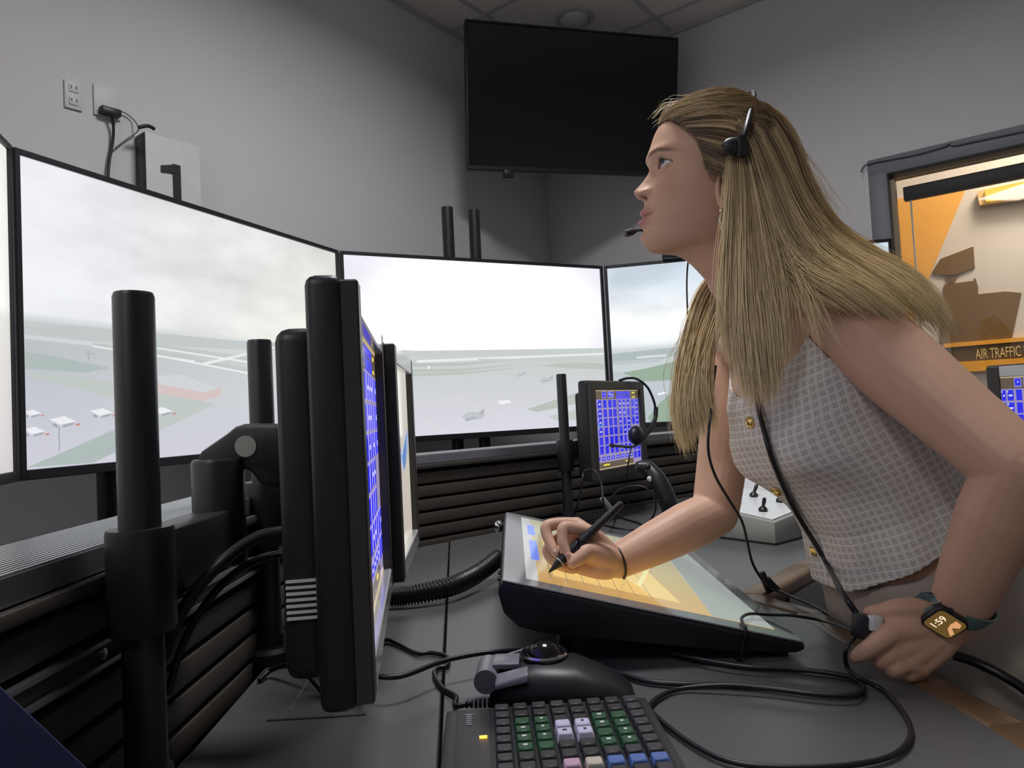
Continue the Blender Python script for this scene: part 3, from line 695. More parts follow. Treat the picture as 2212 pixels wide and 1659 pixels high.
def touch_monitor(N, Fp, z0, z1, label, pic, th=.040, vents=False, bezm='silverb'):
    a = V((N[0], N[1], 0)); b = V((Fp[0], Fp[1], 0)); d = (b - a); W = d.length; d.normalize(); n = V((d.y, -d.x, 0)); H = z1 - z0; up = V((0, 0, 1))
    R = Matrix((d, n, up)).transposed(); mid = (a + b) / 2; c = mid + V((0, 0, (z0 + z1) / 2))
    t = thing('touch_monitor', label, 'monitor', (mid.x, mid.y, z0), 'touch monitors on the console')
    MB().box(c - n * (th / 2 + .006), (W, th - .012, H), R).build('housing', 'black', t, bevel=.008, seg=3)
    MB().box(c - n * (th + .012) - up * .01, (W * .86, .034, H * .84), R).build('rear_cover', 'black', t, bevel=.011, seg=3)
    MB().box(c - n * (th + .036) - up * .01, (.12, .02, .12), R).build('mount_plate', 'blackmetal', t, bevel=.002)
    bz = .030
    mb = MB(); P = a + V((0, 0, z0))
    def fr(a0, a1, b0, b1, y0, y1): mb.prism([P + d * a0 + up * b0 + n * y0, P + d * a1 + up * b0 + n * y0, P + d * a1 + up * b1 + n * y0, P + d * a0 + up * b1 + n * y0], n * (y1 - y0))
    for q in ((.004, bz, .004, H - .004), (W - bz, W - .004, .004, H - .004)):
        mb = MB(); fr(*q, -.016, .0); mb.build('side_bezel', 'bezelm', t, bevel=.0015, seg=1)
    for q in ((bz, W - bz, H - bz, H - .004), (bz, W - bz, .004, bz)):
        mb = MB(); fr(*q, -.016, -.0002); mb.build('bezel', bezm, t, bevel=.0015, seg=1)
    w2, h2 = W - 2 * bz, H - 2 * bz
    p_ = Pic(P + d * bz + up * bz - n * .0105, d, up, n); pic(p_, w2, h2); p_.build('picture', 'touch', t)
    if vents:
        for k in range(7):
            q = a - n * (th + .013) + d * (W * .07 - .0015) + V((0, 0, z0 + .066 + k * .0047))
            MB().box(q, (.003, .024, .0019), R).build('vent_slit', 'white', t)  # white bars stand in for light showing through the vent slots
    return t
M['bezelm'] = mat('dark_bezel', (0.05, 0.046, 0.042), 0.42, metal=.2); M['silverb'] = mat('silver_bezel_paint', (0.66, 0.68, 0.70), 0.18, metal=.5)  # pale top and bottom bars: display light painted into the bezel colour
touch_monitor((-.113, .535), (-.165, .925), CAMZ - .215, CAMZ + .112, 'touch monitor seen edge on, blue buttons, vent slits low on its rear cover', blue_panel, vents=True)
touch_monitor((-.156, .955), (-.176, 1.27), CAMZ - .222, CAMZ + .106, 'touch monitor with a beige map picture, standing behind the edge-on blue one', map_panel)
m3 = touch_monitor((.228, 2.08), (.437, 2.36), CAMZ - .212, CAMZ + .085, 'touch monitor facing the woman with a headset hung on its corner, blue buttons', blue_panel, th=.045, bezm='bezelm')
M4 = U(2128, 830, 1.75); M4b = U(2370, 830, 1.6)
m4 = touch_monitor((M4.x, M4.y), (M4b.x, M4b.y), M4.z - .27, M4.z + .045, 'touch monitor by the window with bright blue tiles, half hidden by the arm', blue_panel)
zz = M4.z - .27; mid = (M4 + M4b) / 2
MB().lathe((mid.x + .035, mid.y + .055, 0), (0, 0, 1), [(.16, 0), (.16, .02), (.03, .03), (.022, .05), (.022, zz + .1)], 28).build('stand', 'blackmetal', m4, smooth=True)

# headset hung on the far monitor
d3 = V((.209, .28, 0)).normalized(); n3 = V((d3.y, -d3.x, 0)); p3 = V((.228, 2.08, 0))
def on3(px, py, off=.03): return onplane(px, py, p3 + n3 * off, n3)
hs = thing('headset', 'black headset hung over the corner of the far touch monitor', 'headset', on3(1378, 965))
MB().tube(spline([on3(1338, 822, -.02), on3(1356, 817, -.01), on3(1376, 819, .01), on3(1398, 836, .03), on3(1412, 865, .035), on3(1417, 890, .035)], 6), .004, 8).build('headband', 'black', hs, smooth=True)
MB().tube(spline([on3(1417, 880, .035), on3(1415, 905, .035), on3(1404, 928, .035), on3(1388, 945, .03)], 6), .0075, 10).build('yoke', 'black', hs, smooth=True)
q = on3(1374, 940, .03); MB().ell(q, (.034, .022, .030), frame(d3)).build('ear_cup', 'black', hs, smooth=True)
MB().tube(spline([on3(1390, 955, .035), on3(1366, 965, .04), on3(1340, 964, .045), on3(1320, 962, .05)], 6), [.004] * 16 + [.006] * 3, 8).build('mic_boom', 'black', hs, smooth=True)
cable('headset_wire', [on3(1364, 965, .03), on3(1357, 1000, .03), on3(1354, 1040, .02), on3(1356, 1090, .0)], .0022, 'rubber', None, parent=hs)

# joystick style grip beyond the writing arm
gp = [(1374, 1008, 1.90), (1398, 1012, 1.90), (1420, 1035, 1.88), (1436, 1065, 1.87), (1446, 1092, 1.87), (1456, 1118, 1.90)]
gb = onz(1448, 1150)
jg = thing('control_grip', 'black curved hand grip with a round white button, standing beyond the forearm', 'grip', onz(1462, 1146))
MB().tube(spline([U(*q) for q in gp] + [V((gb.x, gb.y, Zd + .03)), V((gb.x, gb.y, Zd - .001))], 6), list(np.interp(np.linspace(0, 7, 43), [0, 1, 2, 3, 4, 5, 6, 7], [.013, .021, .023, .024, .024, .024, .025, .030])), 16).build('handle', 'black', jg, smooth=True, angle=70)
q = U(1408, 1034, 1.872); MB().ell(q, (.013, .006, .009)).build('button', 'white', jg, smooth=True)
q = U(1399, 1008, 1.88); MB().ell(q, (.008, .008, .008)).build('hat_switch', 'black', jg, smooth=True)

# grey switch box
A_ = onz(1676, 1179); B_ = onz(1560, 1164); C_ = onz(1770, 1150)
e1 = (B_ - A_).normalized(); e2 = V((-e1.y, e1.x, 0)); 
if e2.dot(C_ - A_) < 0: e2 = -e2
L1, L2 = .26, .22
sb = thing('switch_box', 'grey sloped metal switch box with black toggle levers on the desk', 'control box', A_ + e1 * L1 / 2 + e2 * L2 / 2)
bt = [A_, A_ + e2 * L2, A_ + e2 * L2 + e1 * L1, A_ + e1 * L1]; up = V((0, 0, 1))
tp = [bt[0] + up * .055, bt[1] + up * .075, bt[2] + up * .105, bt[3] + up * .085]
MB().hexa([p + up * .004 for p in bt], tp).build('case', 'graybox', sb, bevel=.003)
MB().hexa([p + e1 * .0 for p in bt], [p + up * .0045 for p in bt]).build('rubber_base', 'black', sb)
M['whitepanel'] = mat('white_panel', (0.72, 0.74, 0.74), 0.28)
ctr = sum(tp, V((0, 0, 0))) / 4
MB().prism([ctr + (p - ctr) * .92 + up * .001 for p in tp], (0, 0, .002)).build('face_panel', 'whitepanel', sb)
nrm = (tp[1] - tp[0]).cross(tp[3] - tp[0]).normalized(); nrm = nrm if nrm.z > 0 else -nrm
for fx, fy, tl in ((.25, .25, 0), (.55, .25, 1), (.8, .3, 1), (.3, .7, 1), (.6, .7, 1)):
    p = tp[0].lerp(tp[3], fx).lerp(tp[1].lerp(tp[2], fx), fy) + nrm * .003
    s_ = MB().lathe(p, nrm, [(.011, 0), (.011, .006), (.008, .009), (.005, .012)], 14).build('switch_collar', 'black', sb, smooth=True)
    dr = (nrm + (e2 * .7 if tl else -e1 * .2)).normalized()
    MB().tube([p + nrm * .008, p + nrm * .008 + dr * .018, p + nrm * .008 + dr * .026], [.0035, .005, .004], 10).build('lever', 'black', s_, smooth=True)
# second slanted panel behind the switch box, its sky reflection painted as white
P4 = [U(1600, 1052, 2.2), U(1690, 1072, 2.15), U(1690, 1010, 2.32), U(1600, 1000, 2.35)]
w2 = thing('document_stand', 'pale slanted document panel behind the grey switch box', 'document stand', onz(1650, 1100))
MB().prism(P4, (0, .012, -.012)).build('sheet', 'whitepanel', w2)
lo = min(p.z for p in P4); MB().prism([P4[0] + V((0, .02, -.01)), P4[1] + V((0, .02, -.01)), V((P4[1].x, P4[1].y + .04, Zd)), V((P4[0].x, P4[0].y + .04, Zd))], (0, .02, 0)).build('prop', 'black', w2)

# ------------------------------------------------------------------ pen display (tablet)
TA, TB_, TC = U(1082, 1254, .96), V((.374, .962, DESK + .020)), U(1092, 1106, 1.56)
te1 = (TB_ - TA).normalized(); te2 = (TC - TA); te2 = (te2 - te1 * te2.dot(te1)); TLn = te2.length; te2.normalize(); tn = te1.cross(te2); tn = tn if tn.z > 0 else -tn
TW = (TB_ - TA).length
def tab(a, b, c=0.0): return TA + te1 * a + te2 * b + tn * c
def ontab(px, py, off=0.0): return onplane(px, py, TA + tn * off, tn)
td = thing('pen_display', 'large tilted pen display tablet the woman draws on', 'tablet', V((.17, 1.26, Zd)))
# body with rounded profile, thicker under the raised side
sec = [(0.0, 0), (.0, -.016), (.012, -.040), (.035, -.054), (.07, -.056), (TW - .10, -.030), (TW - .01, -.014), (TW, -.008), (TW, 0)]
MB().prism([tab(a, 0, c - .002) for a, c in sec], te2 * TLn).build('body', 'black', td, bevel=.004)
M['tabglass'] = mat('tablet_glass', (0.20, 0.205, 0.215), 0.10, spec=0.8)  # grey base paints the displays' reflection into black glass
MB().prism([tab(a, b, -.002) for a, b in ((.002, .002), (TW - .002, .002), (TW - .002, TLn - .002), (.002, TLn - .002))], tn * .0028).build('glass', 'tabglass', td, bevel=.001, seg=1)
M['tabpic'] = screen_mat('tablet_picture', 1.5, rough=.10, spec=.7)
x0_, x1_, y0_, y1_ = .035, TW - .03, .035, TLn - .035
pc_ = Pic(tab(x0_, y0_, .0009), te1, te2, tn); w2, h2 = x1_ - x0_, y1_ - y0_
def tfn(u, v): return mixc((176, 140, 84), (158, 156, 132), v * 1.3), 0, .8
pc_.grid(w2, h2, 10, 12, tfn)
def tr(pts, c): pc_.poly([(a * w2, b * h2) for a, b in pts], c)
tr([(0, 0), (.05, 0), (.05, 1), (0, 1)], (150, 150, 150)); tr([(.03, .25), (.07, .25), (.07, .55), (.03, .55)], (90, 110, 190)); tr([(.03, .65), (.07, .65), (.07, .85), (.03, .85)], (90, 110, 190))
tr([(.75, 0), (1, 0), (1, 1), (.85, 1)], (120, 124, 122)); tr([(.12, .1), (.65, .08), (.6, .5), (.1, .6)], (186, 158, 98))
tr([(.1, .62), (.3, .6), (.3, .8), (.1, .82)], (150, 158, 130)); tr([(.2, .3), (.45, .28), (.46, .34), (.2, .36)], (130, 132, 104))
for k in range(7): tr([(.1 + .07 * k, .05), (.103 + .07 * k, .05), (.11 + .07 * k, .45), (.107 + .07 * k, .45)], (96, 94, 78))
tr([(.5, .2), (.52, .2), (.70, .62), (.68, .62)], (188, 180, 130)); tr([(.35, .55), (.62, .7), (.60, .72), (.33, .57)], (120, 122, 100))
pc_.build('picture', 'tabpic', td)
for b in (.07, TLn - .07):
    q = tab(.10, b, -.05); MB().prism([q, q + te1 * .022, V((q.x - .012 + .022, q.y, Zd)), V((q.x - .012, q.y, Zd))], te2 * .03).build('stand_leg', 'blackmetal', td, bevel=.002)
for b in (.03, TLn - .08): MB().box(V((tab(TW - .03, b).x, tab(TW - .03, b).y + .02, Zd + .003)), (.03, .04, .008)).build('rubber_foot', 'black', td)
q = U(1078, 1138, 1.50); MB().ell(q, (.011, .011, .013)).build('stand_knob', 'chrome', td, smooth=True); MB().cyl(q + V((.03, 0, .0)), q, .006).build('knob_stem', 'chrome', td)
for k in range(2): MB().ell(tab(-.0005, .06 + .035 * k, -.012), (.003, .010, .004)).build('side_button', 'gloss', td, smooth=True)

# ------------------------------------------------------------------ trackball
tbp = V((.036, .8768, Zd)); Rt = rotz(-.05) * 1.14
tk = thing('trackball_mouse', 'black trackball with large dark ball and chrome ring beside the keyboard', 'trackball', tbp)
def tl(x, y, z): return tbp + Rt @ V((x, y, z))
rings = []
for x, hw_, h_, yc in ((-.070, .030, .012, 0), (-.068, .040, .024, 0), (-.05, .047, .034, 0), (-.02, .050, .040, 0), (.02, .049, .038, 0), (.05, .044, .027, -.003), (.072, .036, .014, -.006), (.080, .028, .006, -.006)):
    rings.append([tl(x, yc + hw_ * .89 * s_, z_ * h_) for s_, z_ in ((-1, 0), (-1, .45), (-.86, .85), (-.5, 1.0), (0, 1.06), (.5, 1.0), (.86, .85), (1, .45), (1, 0))])
MB().rings(rings).build('body', 'black', tk, smooth=True, angle=60)
MB().ell(tl(-.012, .008, .036), (.0245, .0245, .0245), n=28, m=18).build('ball', 'gloss', tk, smooth=True)
MB().tube([tl(-.012 + .0235 * math.cos(t), .008 + .0235 * math.sin(t), .0435) for t in np.linspace(0, 2 * pi, 33)[:-1]], .0028, 8, closed=True).build('ring', 'chrome', tk, smooth=True)
M['keygrey'] = mat('button_grey', (0.22, 0.22, 0.24), 0.35)
MB().hexa([tl(-.062, -.047, .026), tl(-.028, -.050, .034), tl(-.028, -.030, .040), tl(-.062, -.027, .031)], [tl(-.062, -.045, .031), tl(-.028, -.047, .041), tl(-.028, -.030, .0445), tl(-.062, -.027, .036)]).build('button', 'keygrey', tk, bevel=.002)
MB().hexa([tl(-.062, .022, .026), tl(-.022, .030, .034), tl(-.022, .046, .036), tl(-.062, .042, .027)], [tl(-.062, .022, .036), tl(-.022, .030, .0445), tl(-.022, .046, .041), tl(-.062, .042, .031)]).build('button', 'keygrey', tk, bevel=.002)
MB().box(tl(-.052, -.004, .040), (.028, .034, .006), Rt).build('centre_plate', 'keygrey', tk, bevel=.002)
MB().cyl(tl(-.072, -.034, .030), tl(-.072, .012, .030), .014, n=30).build('scroll_wheel', 'keygrey', tk, smooth=True)
for k in range(6): MB().tube([tl(-.068 - .0045 * k, -.036, .010), tl(-.0705 - .0045 * k, -.036, .010)], .0052, 12).build('strain_relief', 'rubber', tk, smooth=True)

# ------------------------------------------------------------------ keyboard
kr = .045; Rk = rotz(kr); KP = .0205; KR = .0192
kO = V((-.040, .812, Zd))
def kl(x, y, z): return kO + Rk @ V((x, y, z))
kb = thing('programmable_keyboard', 'black programmable keypad with green, white and dark keys', 'keyboard', kl(.07, -.12, 0))
NR = 13
M['kcase'] = mat('keyboard_case', (0.035, 0.036, 0.038), 0.45)
MB().prism([kl(-.052, .010, 0), kl(.176, .010, 0), kl(.176, -KR * NR - .02, 0), kl(-.052, -KR * NR - .02, 0)], (0, 0, .014)).build('case', 'kcase', kb, bevel=.004)
MB().prism([kl(-.004, .006, .0135), kl(8 * KP + .003, .006, .0135), kl(8 * KP + .003, -KR * NR - .006, .0135), kl(-.004, -KR * NR - .006, .0135)], (0, 0, .001)).build('key_well', 'black', kb)
MB().prism([kl(-.046, -.012, .014), kl(-.043, .003, .014), kl(-.040, -.012, .014), kl(-.036, -.20, .014), kl(-.046, -.20, .014)], (0, 0, .0012)).build('side_strip', 'black', kb)
M['led'] = mat('amber_led', (1, .6, .1), .4, emit=(1.0, .5, .05), estr=2.0)
MB().box(kl(-.0105, -.066, .0145), (.008, .004, .002), Rk).build('indicator', 'led', kb)
for i, yy in enumerate((0, -.005, -.010, -.015, -.020, -.025)):
    MB().box(kl(-.026, -.008 + yy, .0142), (.006 + .003 * (i == 0), .0028, .0006), Rk).build('logo_mark', 'keygrey', kb)
KC = {'d': (0.030, 0.028, 0.027), 'k': (0.040, 0.040, 0.042), 'g': (0.022, 0.085, 0.035), 'w': (0.60, 0.56, 0.72), 'b': (0.09, 0.16, 0.42), 'p': (0.55, 0.35, 0.45), 'c': (0.55, 0.5, 0.4)}
for k_, c in KC.items(): M['key_' + k_] = mat('keycap_' + k_, c, 0.5, var=.1, scale=80)
lay = ['kddddddk', 'kddddddk', 'kggddggk', 'kggwwggk', 'kggwwggk', 'kggddggk', 'kddddkkk', 'kddpcbbb', 'kddkkddk', 'kkddddkk', 'kddkkddk', 'kddddddk', 'kkkkkkkk']
kmesh = {}
def keymesh(ch):
    w_, d_, h_ = KP * .43, KR * .42, .0075 if ch != 'w' else .0105
    mb = MB().hexa([V((-w_, -d_, 0)), V((w_, -d_, 0)), V((w_, d_, 0)), V((-w_, d_, 0))], [V((-w_ * .84, -d_ * .82, h_)), V((w_ * .84, -d_ * .82, h_)), V((w_ * .84, d_ * .86, h_)), V((-w_ * .84, d_ * .86, h_))])
    return mb
for r_ in range(NR):
    for c in range(8):
        ch = lay[r_][c]
        loc = kl((c + .5) * KP, -(r_ + .5) * KR, .0143)
        if ch not in kmesh:
            o = keymesh(ch).build('key', 'key_' + ch, bevel=.0012, seg=1); kmesh[ch] = o.data
        else:
            o = bpy.data.objects.new('key', kmesh[ch]); col.objects.link(o)
        o.location = loc; o.rotation_euler = (0, 0, kr); attach(o, kb)
        if ch in 'gw' and (r_ * 3 + c) % 5 != 2:
            h_ = .0075 if ch == 'g' else .0105
            mk = MB().box(kl((c + .5) * KP, -(r_ + .45) * KR, .0143 + h_ + .0001), (.0045 if c % 2 else .003, .0034, .0004), Rk).build('legend', 'white' if ch == 'g' else 'key_k', o)

# ------------------------------------------------------------------ hose and desk cables
hp = [onz(838, 1290, Zd + .02), onz(900, 1283, Zd + .022), onz(975, 1266, Zd + .026), onz(1030, 1240, Zd + .030), U(1075, 1206, 1.50)]
hp = [hp[0] + V((-.08, -.02, .0))] + hp
hpts = spline(hp, 40); rad = [.0165 + .002 * (1 if i % 4 < 2 else -1) for i in range(len(hpts))]
tag(MB().tube(hpts, rad, 16).build('corrugated_hose', 'rubber', smooth=True, angle=80), 'black corrugated cable hose lying on the desk, leading to the tablet', 'hose')
zc = Zd + .004
def D(*pts, z=zc): return [onz(x, y, z) for x, y in pts]
cable('cord', [tl(-.088, -.036, .010), tl(-.104, -.036, .008)] + D((985, 1505), (955, 1485), (938, 1455), (948, 1443), (966, 1437)) + D((965, 1418), (930, 1410), (900, 1411), (862, 1392), (838, 1382), (822, 1390), (815, 1425), (808, 1470), (790, 1495), (765, 1510), (720, 1480)), .0032, 'rubber', None, parent=tk)
cable('monitor_cable', D((690, 1430), (745, 1449), z=Zd + .012) + D((800, 1459), (865, 1461), (945, 1432), (1000, 1418), (1060, 1409), (1135, 1407), z=Zd + .03) + D((1250, 1425), (1330, 1452), (1400, 1472), (1480, 1478), z=Zd + .005) + D((1560, 1480), (1660, 1487), (1760, 1499), (1835, 1502), (1864, 1488), (1850, 1468), (1800, 1455), (1720, 1446), (1620, 1441), (1540, 1430), (1470, 1415), (1400, 1395), z=Zd + .004), .0034, 'rubber', 'black cable crossing the desk from the edge-on monitor past the trackball')
cable('flap_cable', D((560, 1470)) + [onz(585, 1448, Zd + .01), onz(620, 1438, Zd + .02), onz(655, 1450, Zd + .02), onz(680, 1475, Zd + .01)] + D((700, 1500)), .0035, 'rubber', 'short black cable arching out of the desk behind the edge-on monitor')
cable('arm_cable', [U(352, 1420, .695), U(378, 1350, .695), U(422, 1275, .70), U(482, 1212, .71), U(550, 1164, .73), U(610, 1150, .74), U(650, 1160, .745)], .0065, 'rubber', 'thick black cable sweeping from the post up to the monitor back')
cable('arm_cable', [U(362, 1500, .77), U(392, 1400, .78), U(440, 1310, .79), U(505, 1240, .80), U(570, 1205, .80), U(650, 1190, .80)], .0045, 'rubber', 'thinner black cable running beside the thick one to the monitor back')
# tangle behind the tablet
for k, pts in enumerate(([(1240, 1120), (1255, 1060), (1262, 1020), (1285, 1018), (1300, 1050), (1305, 1090), (1330, 1120)], [(1310, 1085), (1345, 1055), (1390, 1052), (1415, 1080), (1408, 1120), (1370, 1145), (1330, 1140), (1280, 1128)], [(1150, 1145), (1190, 1130), (1215, 1112), (1240, 1120), (1262, 1150)], [(1235, 1152), (1270, 1124), (1320, 1112), (1352, 1122), (1384, 1132), (1405, 1150)])):
    cable('loose_cable', ([onz(x, y, Zd + .003) if (k, i) in ((0, 0), (0, 6), (1, 5), (1, 6), (1, 7)) else U(x, y, 1.95 - .02 * i + (.03 if k == 1 else 0)) for i, (x, y) in enumerate(pts)] if k < 2 else [onz(x, y, Zd + .003) for x, y in pts]), .0028, 'rubber', ['thin black cable hanging below the far touch monitor', 'round loop of black cable behind the pen hand', 'short black cable end behind the tablet edge', 'black cable strand lying behind the pen'][k])
q = U(1312, 1090, 1.9); R_ = Matrix.Rotation(.9, 3, 'Y')
cn = thing('cable_connector', 'silver cable connector in the tangle behind the pen', 'connector', q)
MB().box(q, (.05, .016, .014), R_).build('shell', 'silver', cn, bevel=.003); MB().box(q + R_ @ V((.036, 0, 0)), (.024, .012, .010), R_).build('boot', 'rubber', cn, bevel=.002)
# navy binder at the near end
bd = thing('navy_binder', 'dark navy blue binder standing at the near end of the console', 'binder', U(60, 1700, .42))
pp = [(-160, 1330), (232, 1700), (232, 2268), (-160, 2220)]
MB().prism([U(x, y, .40) for x, y in pp], U(40, 1700, .432) - U(40, 1700, .40)).build('cover', 'navy', bd, bevel=.003)
qq = U(60, 1720, .399); MB().cyl(qq, qq + V((0, -.002, 0)), .012, n=20).build('finger_ring', 'black', bd, smooth=True)
# ================================================================== the woman
from mathutils.bvhtree import BVHTree
RI = V((math.cos(ROLL), 0, -math.sin(ROLL))); UI = V((math.sin(ROLL), 0, math.cos(ROLL))); YV = V((0, 1, 0))
PEN_TIP = ontab(1185, 1237, .0012); DT = PEN_TIP.y
def attr_mat(name, rough, sss=0.0, bump=0.0, bscale=300, spec=0.5, aniso=False):
    m = bpy.data.materials.new(name); m.use_nodes = True; nt = m.node_tree; n = nt.nodes; l = nt.links; b = n['Principled BSDF']
    at = n.new('ShaderNodeAttribute'); at.attribute_name = 'Col'
    tc = n.new('ShaderNodeTexCoord'); nz = n.new('ShaderNodeTexNoise'); nz.inputs['Scale'].default_value = bscale; l.new(tc.outputs['Object'], nz.inputs['Vector'])
    mr = n.new('ShaderNodeMapRange'); mr.inputs['To Min'].default_value = .93; mr.inputs['To Max'].default_value = 1.07; l.new(nz.outputs['Fac'], mr.inputs['Value'])
    mu = n.new('ShaderNodeMix'); mu.data_type = 'RGBA'; mu.blend_type = 'MULTIPLY'; mu.inputs['Factor'].default_value = 1
    l.new(at.outputs['Color'], mu.inputs['A']); l.new(mr.outputs['Result'], mu.inputs['B']); l.new(mu.outputs['Result'], b.inputs['Base Color'])
    b.inputs['Roughness'].default_value = rough; b.inputs['Specular IOR Level'].default_value = spec
    if sss:
        b.inputs['Subsurface Weight'].default_value = sss; b.inputs['Subsurface Radius'].default_value = (1, .35, .2); b.inputs['Subsurface Scale'].default_value = .006
    if bump:
        bp = n.new('ShaderNodeBump'); bp.inputs['Strength'].default_value = bump; bp.inputs['Distance'].default_value = .001
        l.new(nz.outputs['Fac'], bp.inputs['Height']); l.new(bp.outputs['Normal'], b.inputs['Normal'])
    return m
M['skin'] = attr_mat('skin', .48, sss=.12, bump=.05, bscale=900, spec=.35)
M['hair'] = attr_mat('hair', .38, spec=.45, bscale=60)
M['eyem'] = attr_mat('eye', .08, spec=.6, bscale=50)
SKIN = (0.64, 0.388, 0.270)

def cr(tab, t):                       # catmull-rom through rows of tab at parameters t (0..n-1)
    tab = np.asarray(tab, float); n = len(tab); t = np.clip(t, 0, n - 1 - 1e-9); i = t.astype(int); f = (t - i)[:, None]
    p0, p1, p2, p3 = tab[np.clip(i - 1, 0, n - 1)], tab[i], tab[np.clip(i + 1, 0, n - 1)], tab[np.clip(i + 2, 0, n - 1)]
    return .5 * (2 * p1 + (p2 - p0) * f + (2 * p0 - 5 * p1 + 4 * p2 - p3) * f ** 2 + (3 * p1 - p0 - 3 * p2 + p3) * f ** 3)
# ---- head: profile rows (front px,py, back px,py, half width, squareness)
HROW = [(1528, 219, 1534, 219, .004, 2.2), (1478, 229, 1590, 226, .044, 2.2), (1443, 250, 1630, 250, .060, 2.25), (1418, 280, 1655, 287, .070, 2.3),
        (1405, 314, 1664, 330, .075, 2.3), (1397, 342, 1662, 365, .0755, 2.3), (1403, 370, 1658, 388, .0745, 2.3), (1400.5, 395, 1652, 405, .072, 2.3),
        (1396, 420, 1646, 420, .0700, 2.25), (1392, 437, 1640, 432, .0685, 2.2), (1389, 452, 1636, 441, .067, 2.12), (1386.5, 470, 1633, 450, .0655, 2.02),
        (1385, 488, 1631, 458, .064, 1.95), (1386, 501, 1629, 465, .0625, 1.88), (1387, 517, 1628, 473, .061, 1.8), (1393, 538, 1628, 483, .058, 1.72),
        (1410, 549.5, 1632, 498, .055, 1.7), (1450, 551, 1645, 530, .050, 1.85), (1479, 563, 1662, 562, .050, 2.0), (1508, 590, 1680, 600, .052, 2.0),
        (1537, 626, 1700, 640, .056, 2.0), (1575, 690, 1735, 705, .066, 2.0), (1600, 740, 1760, 750, .07, 2.0)]
HS = 1426.0
tab = [((1500 - a) / HS, (400 - b) / HS, (1500 - c) / HS, (400 - d) / HS, w_, p) for a, b, c, d, w_, p in HROW]
NRr, NCc = 330, 260
dens = np.concatenate([np.linspace(0, 5, 70, endpoint=False), np.linspace(5, 15, 190, endpoint=False), np.linspace(15, 22, 70)])
rows = cr(tab, dens); th = np.linspace(0, 2 * pi, NCc, endpoint=False)
sp = (1 - np.cos(th)) / 2
sgn = np.where(th <= pi, 1.0, -1.0)
fx, fz, bx_, bz_, hw_, pp_ = [rows[:, i][:, None] for i in range(6)]
yy = hw_ * np.maximum(1 - np.abs(2 * sp[None] - 1) ** pp_, 0) ** (1 / pp_) * sgn[None]
ss = sp[None] ** .85
X = fx + (bx_ - fx) * ss; Z = fz + (bz_ - fz) * ss; Y = yy
ay = np.abs(Y); fm = (ss < .45)
G = lambda a, s: np.exp(-(a / s) ** 2)
nz_ = np.array([.030, .021, .013, .0042, -.0056, -.0119, -.0165, -.0205, -.0238, -.0265, -.032]); nh_ = np.array([0, .0008, .0038, .0078, .0140, .0182, .0165, .0115, .0050, .0010, 0])
zz_ = np.linspace(-.04, .04, 400); hh_ = np.interp(zz_, nz_[::-1], nh_[::-1]); hh_ = np.convolve(np.pad(hh_, 12, 'edge'), np.hanning(25) / np.hanning(25).sum(), 'valid')
hn = 1.14 * np.interp(Z - .0015, zz_, hh_) * (Z < .032) * (Z > -.034)
wn = np.interp(Z, [-.03, -.0119, .0, .02], [.0130, .0125, .0082, .0075])
dx = np.zeros_like(X)
dx -= .0085 * G(ay - .031, .016) * G(Z - .021, .011)
dx -= .0035 * G(ay - .015, .006) * G(Z - .016, .012)
dx += .0030 * G(ay - .028, .020) * G(Z - .044, .007)
dx += .0035 * G(ay - .042, .016) * G(Z + .010, .014)
dx += hn * G(Y, wn)
dx += .0085 * G(ay - .0136, .0054) * G(Z + .0150, .0062)
dx -= .0085 * G(ay - .0080, .0034) * G(Z + .0225, .0030)
dx += .0052 * G(Z + .0420, .0048) * G(Y, .018) + .0062 * G(Z + .0592, .0056) * G(Y, .0165)
dx -= .0052 * G(Z + .0505, .0018) * np.exp(-(ay / .0235) ** 6)
dx -= .0020 * G(ay - .026, .005) * G(Z + .050, .006)
dx -= .0020 * G(Z + .033, .006) * G(Y, .0035)
dx -= .0022 * G(Z + .0715, .006) * G(Y, .018)
dx += .0042 * G(Z + .083, .010) * G(Y, .017)
X = X + dx * fm
EYE = (.0445, .0320, .0205); RE = .0134
dy, dz = ay - EYE[1], Z - EYE[2]
lid = EYE[0] + np.sqrt(np.maximum((RE + .0011) ** 2 - dy ** 2 - dz ** 2, 0))
inr = (dy ** 2 + dz ** 2 < (RE + .0011) ** 2) & fm & (X > .02)
X = np.where(inr, np.maximum(X, lid), X)
alm = 1 - (dy / .0145) ** 2
up_ = .0072 * alm - dz; lo_ = dz + .0050 * alm
ins = (up_ > 0) & (lo_ > 0) & (alm > 0) & fm & (X > .02)
X = np.where(ins, EYE[0] + np.sqrt(np.maximum((RE - .0022) ** 2 - dy ** 2 - dz ** 2, 1e-8)), X)
colr = np.ones(X.shape + (3,)) * np.array(SKIN)
def tint(mask, c):
    global colr
    colr = colr * (1 - mask[..., None]) + np.array(c) * mask[..., None]
lipu = np.exp(-((Z + .0445) / .0052) ** 4) * np.exp(-(ay / (.0225)) ** 6) * fm; lipl = np.exp(-((Z + .0575) / .0062) ** 4) * np.exp(-(ay / .0195) ** 6) * fm
tint(np.clip(lipu + lipl, 0, 1) * .75, (.50, .20, .19))
tint(G(ay - .045, .018) * G(Z + .012, .018) * fm * .28, (.60, .26, .20))
tint(G(Y, .012) * G(Z + .014, .008) * fm * .2, (.60, .28, .22))
brow = np.exp(-((Z - (.0405 + .10 * (ay - .012) - 1.6 * np.maximum(ay - .034, 0) ** 1 * .28)) / .0031) ** 4) * (1 / (1 + np.exp(-(ay - .013) / .0015))) * (1 / (1 + np.exp((ay - .052) / .003))) * fm
tint(np.clip(brow, 0, 1) * .85, (.14, .082, .045))
lash = np.exp(-((np.where(up_ > -.004, up_, 9) + .0006) / .0017) ** 2) * (alm > -.15) * fm * (X > .02)
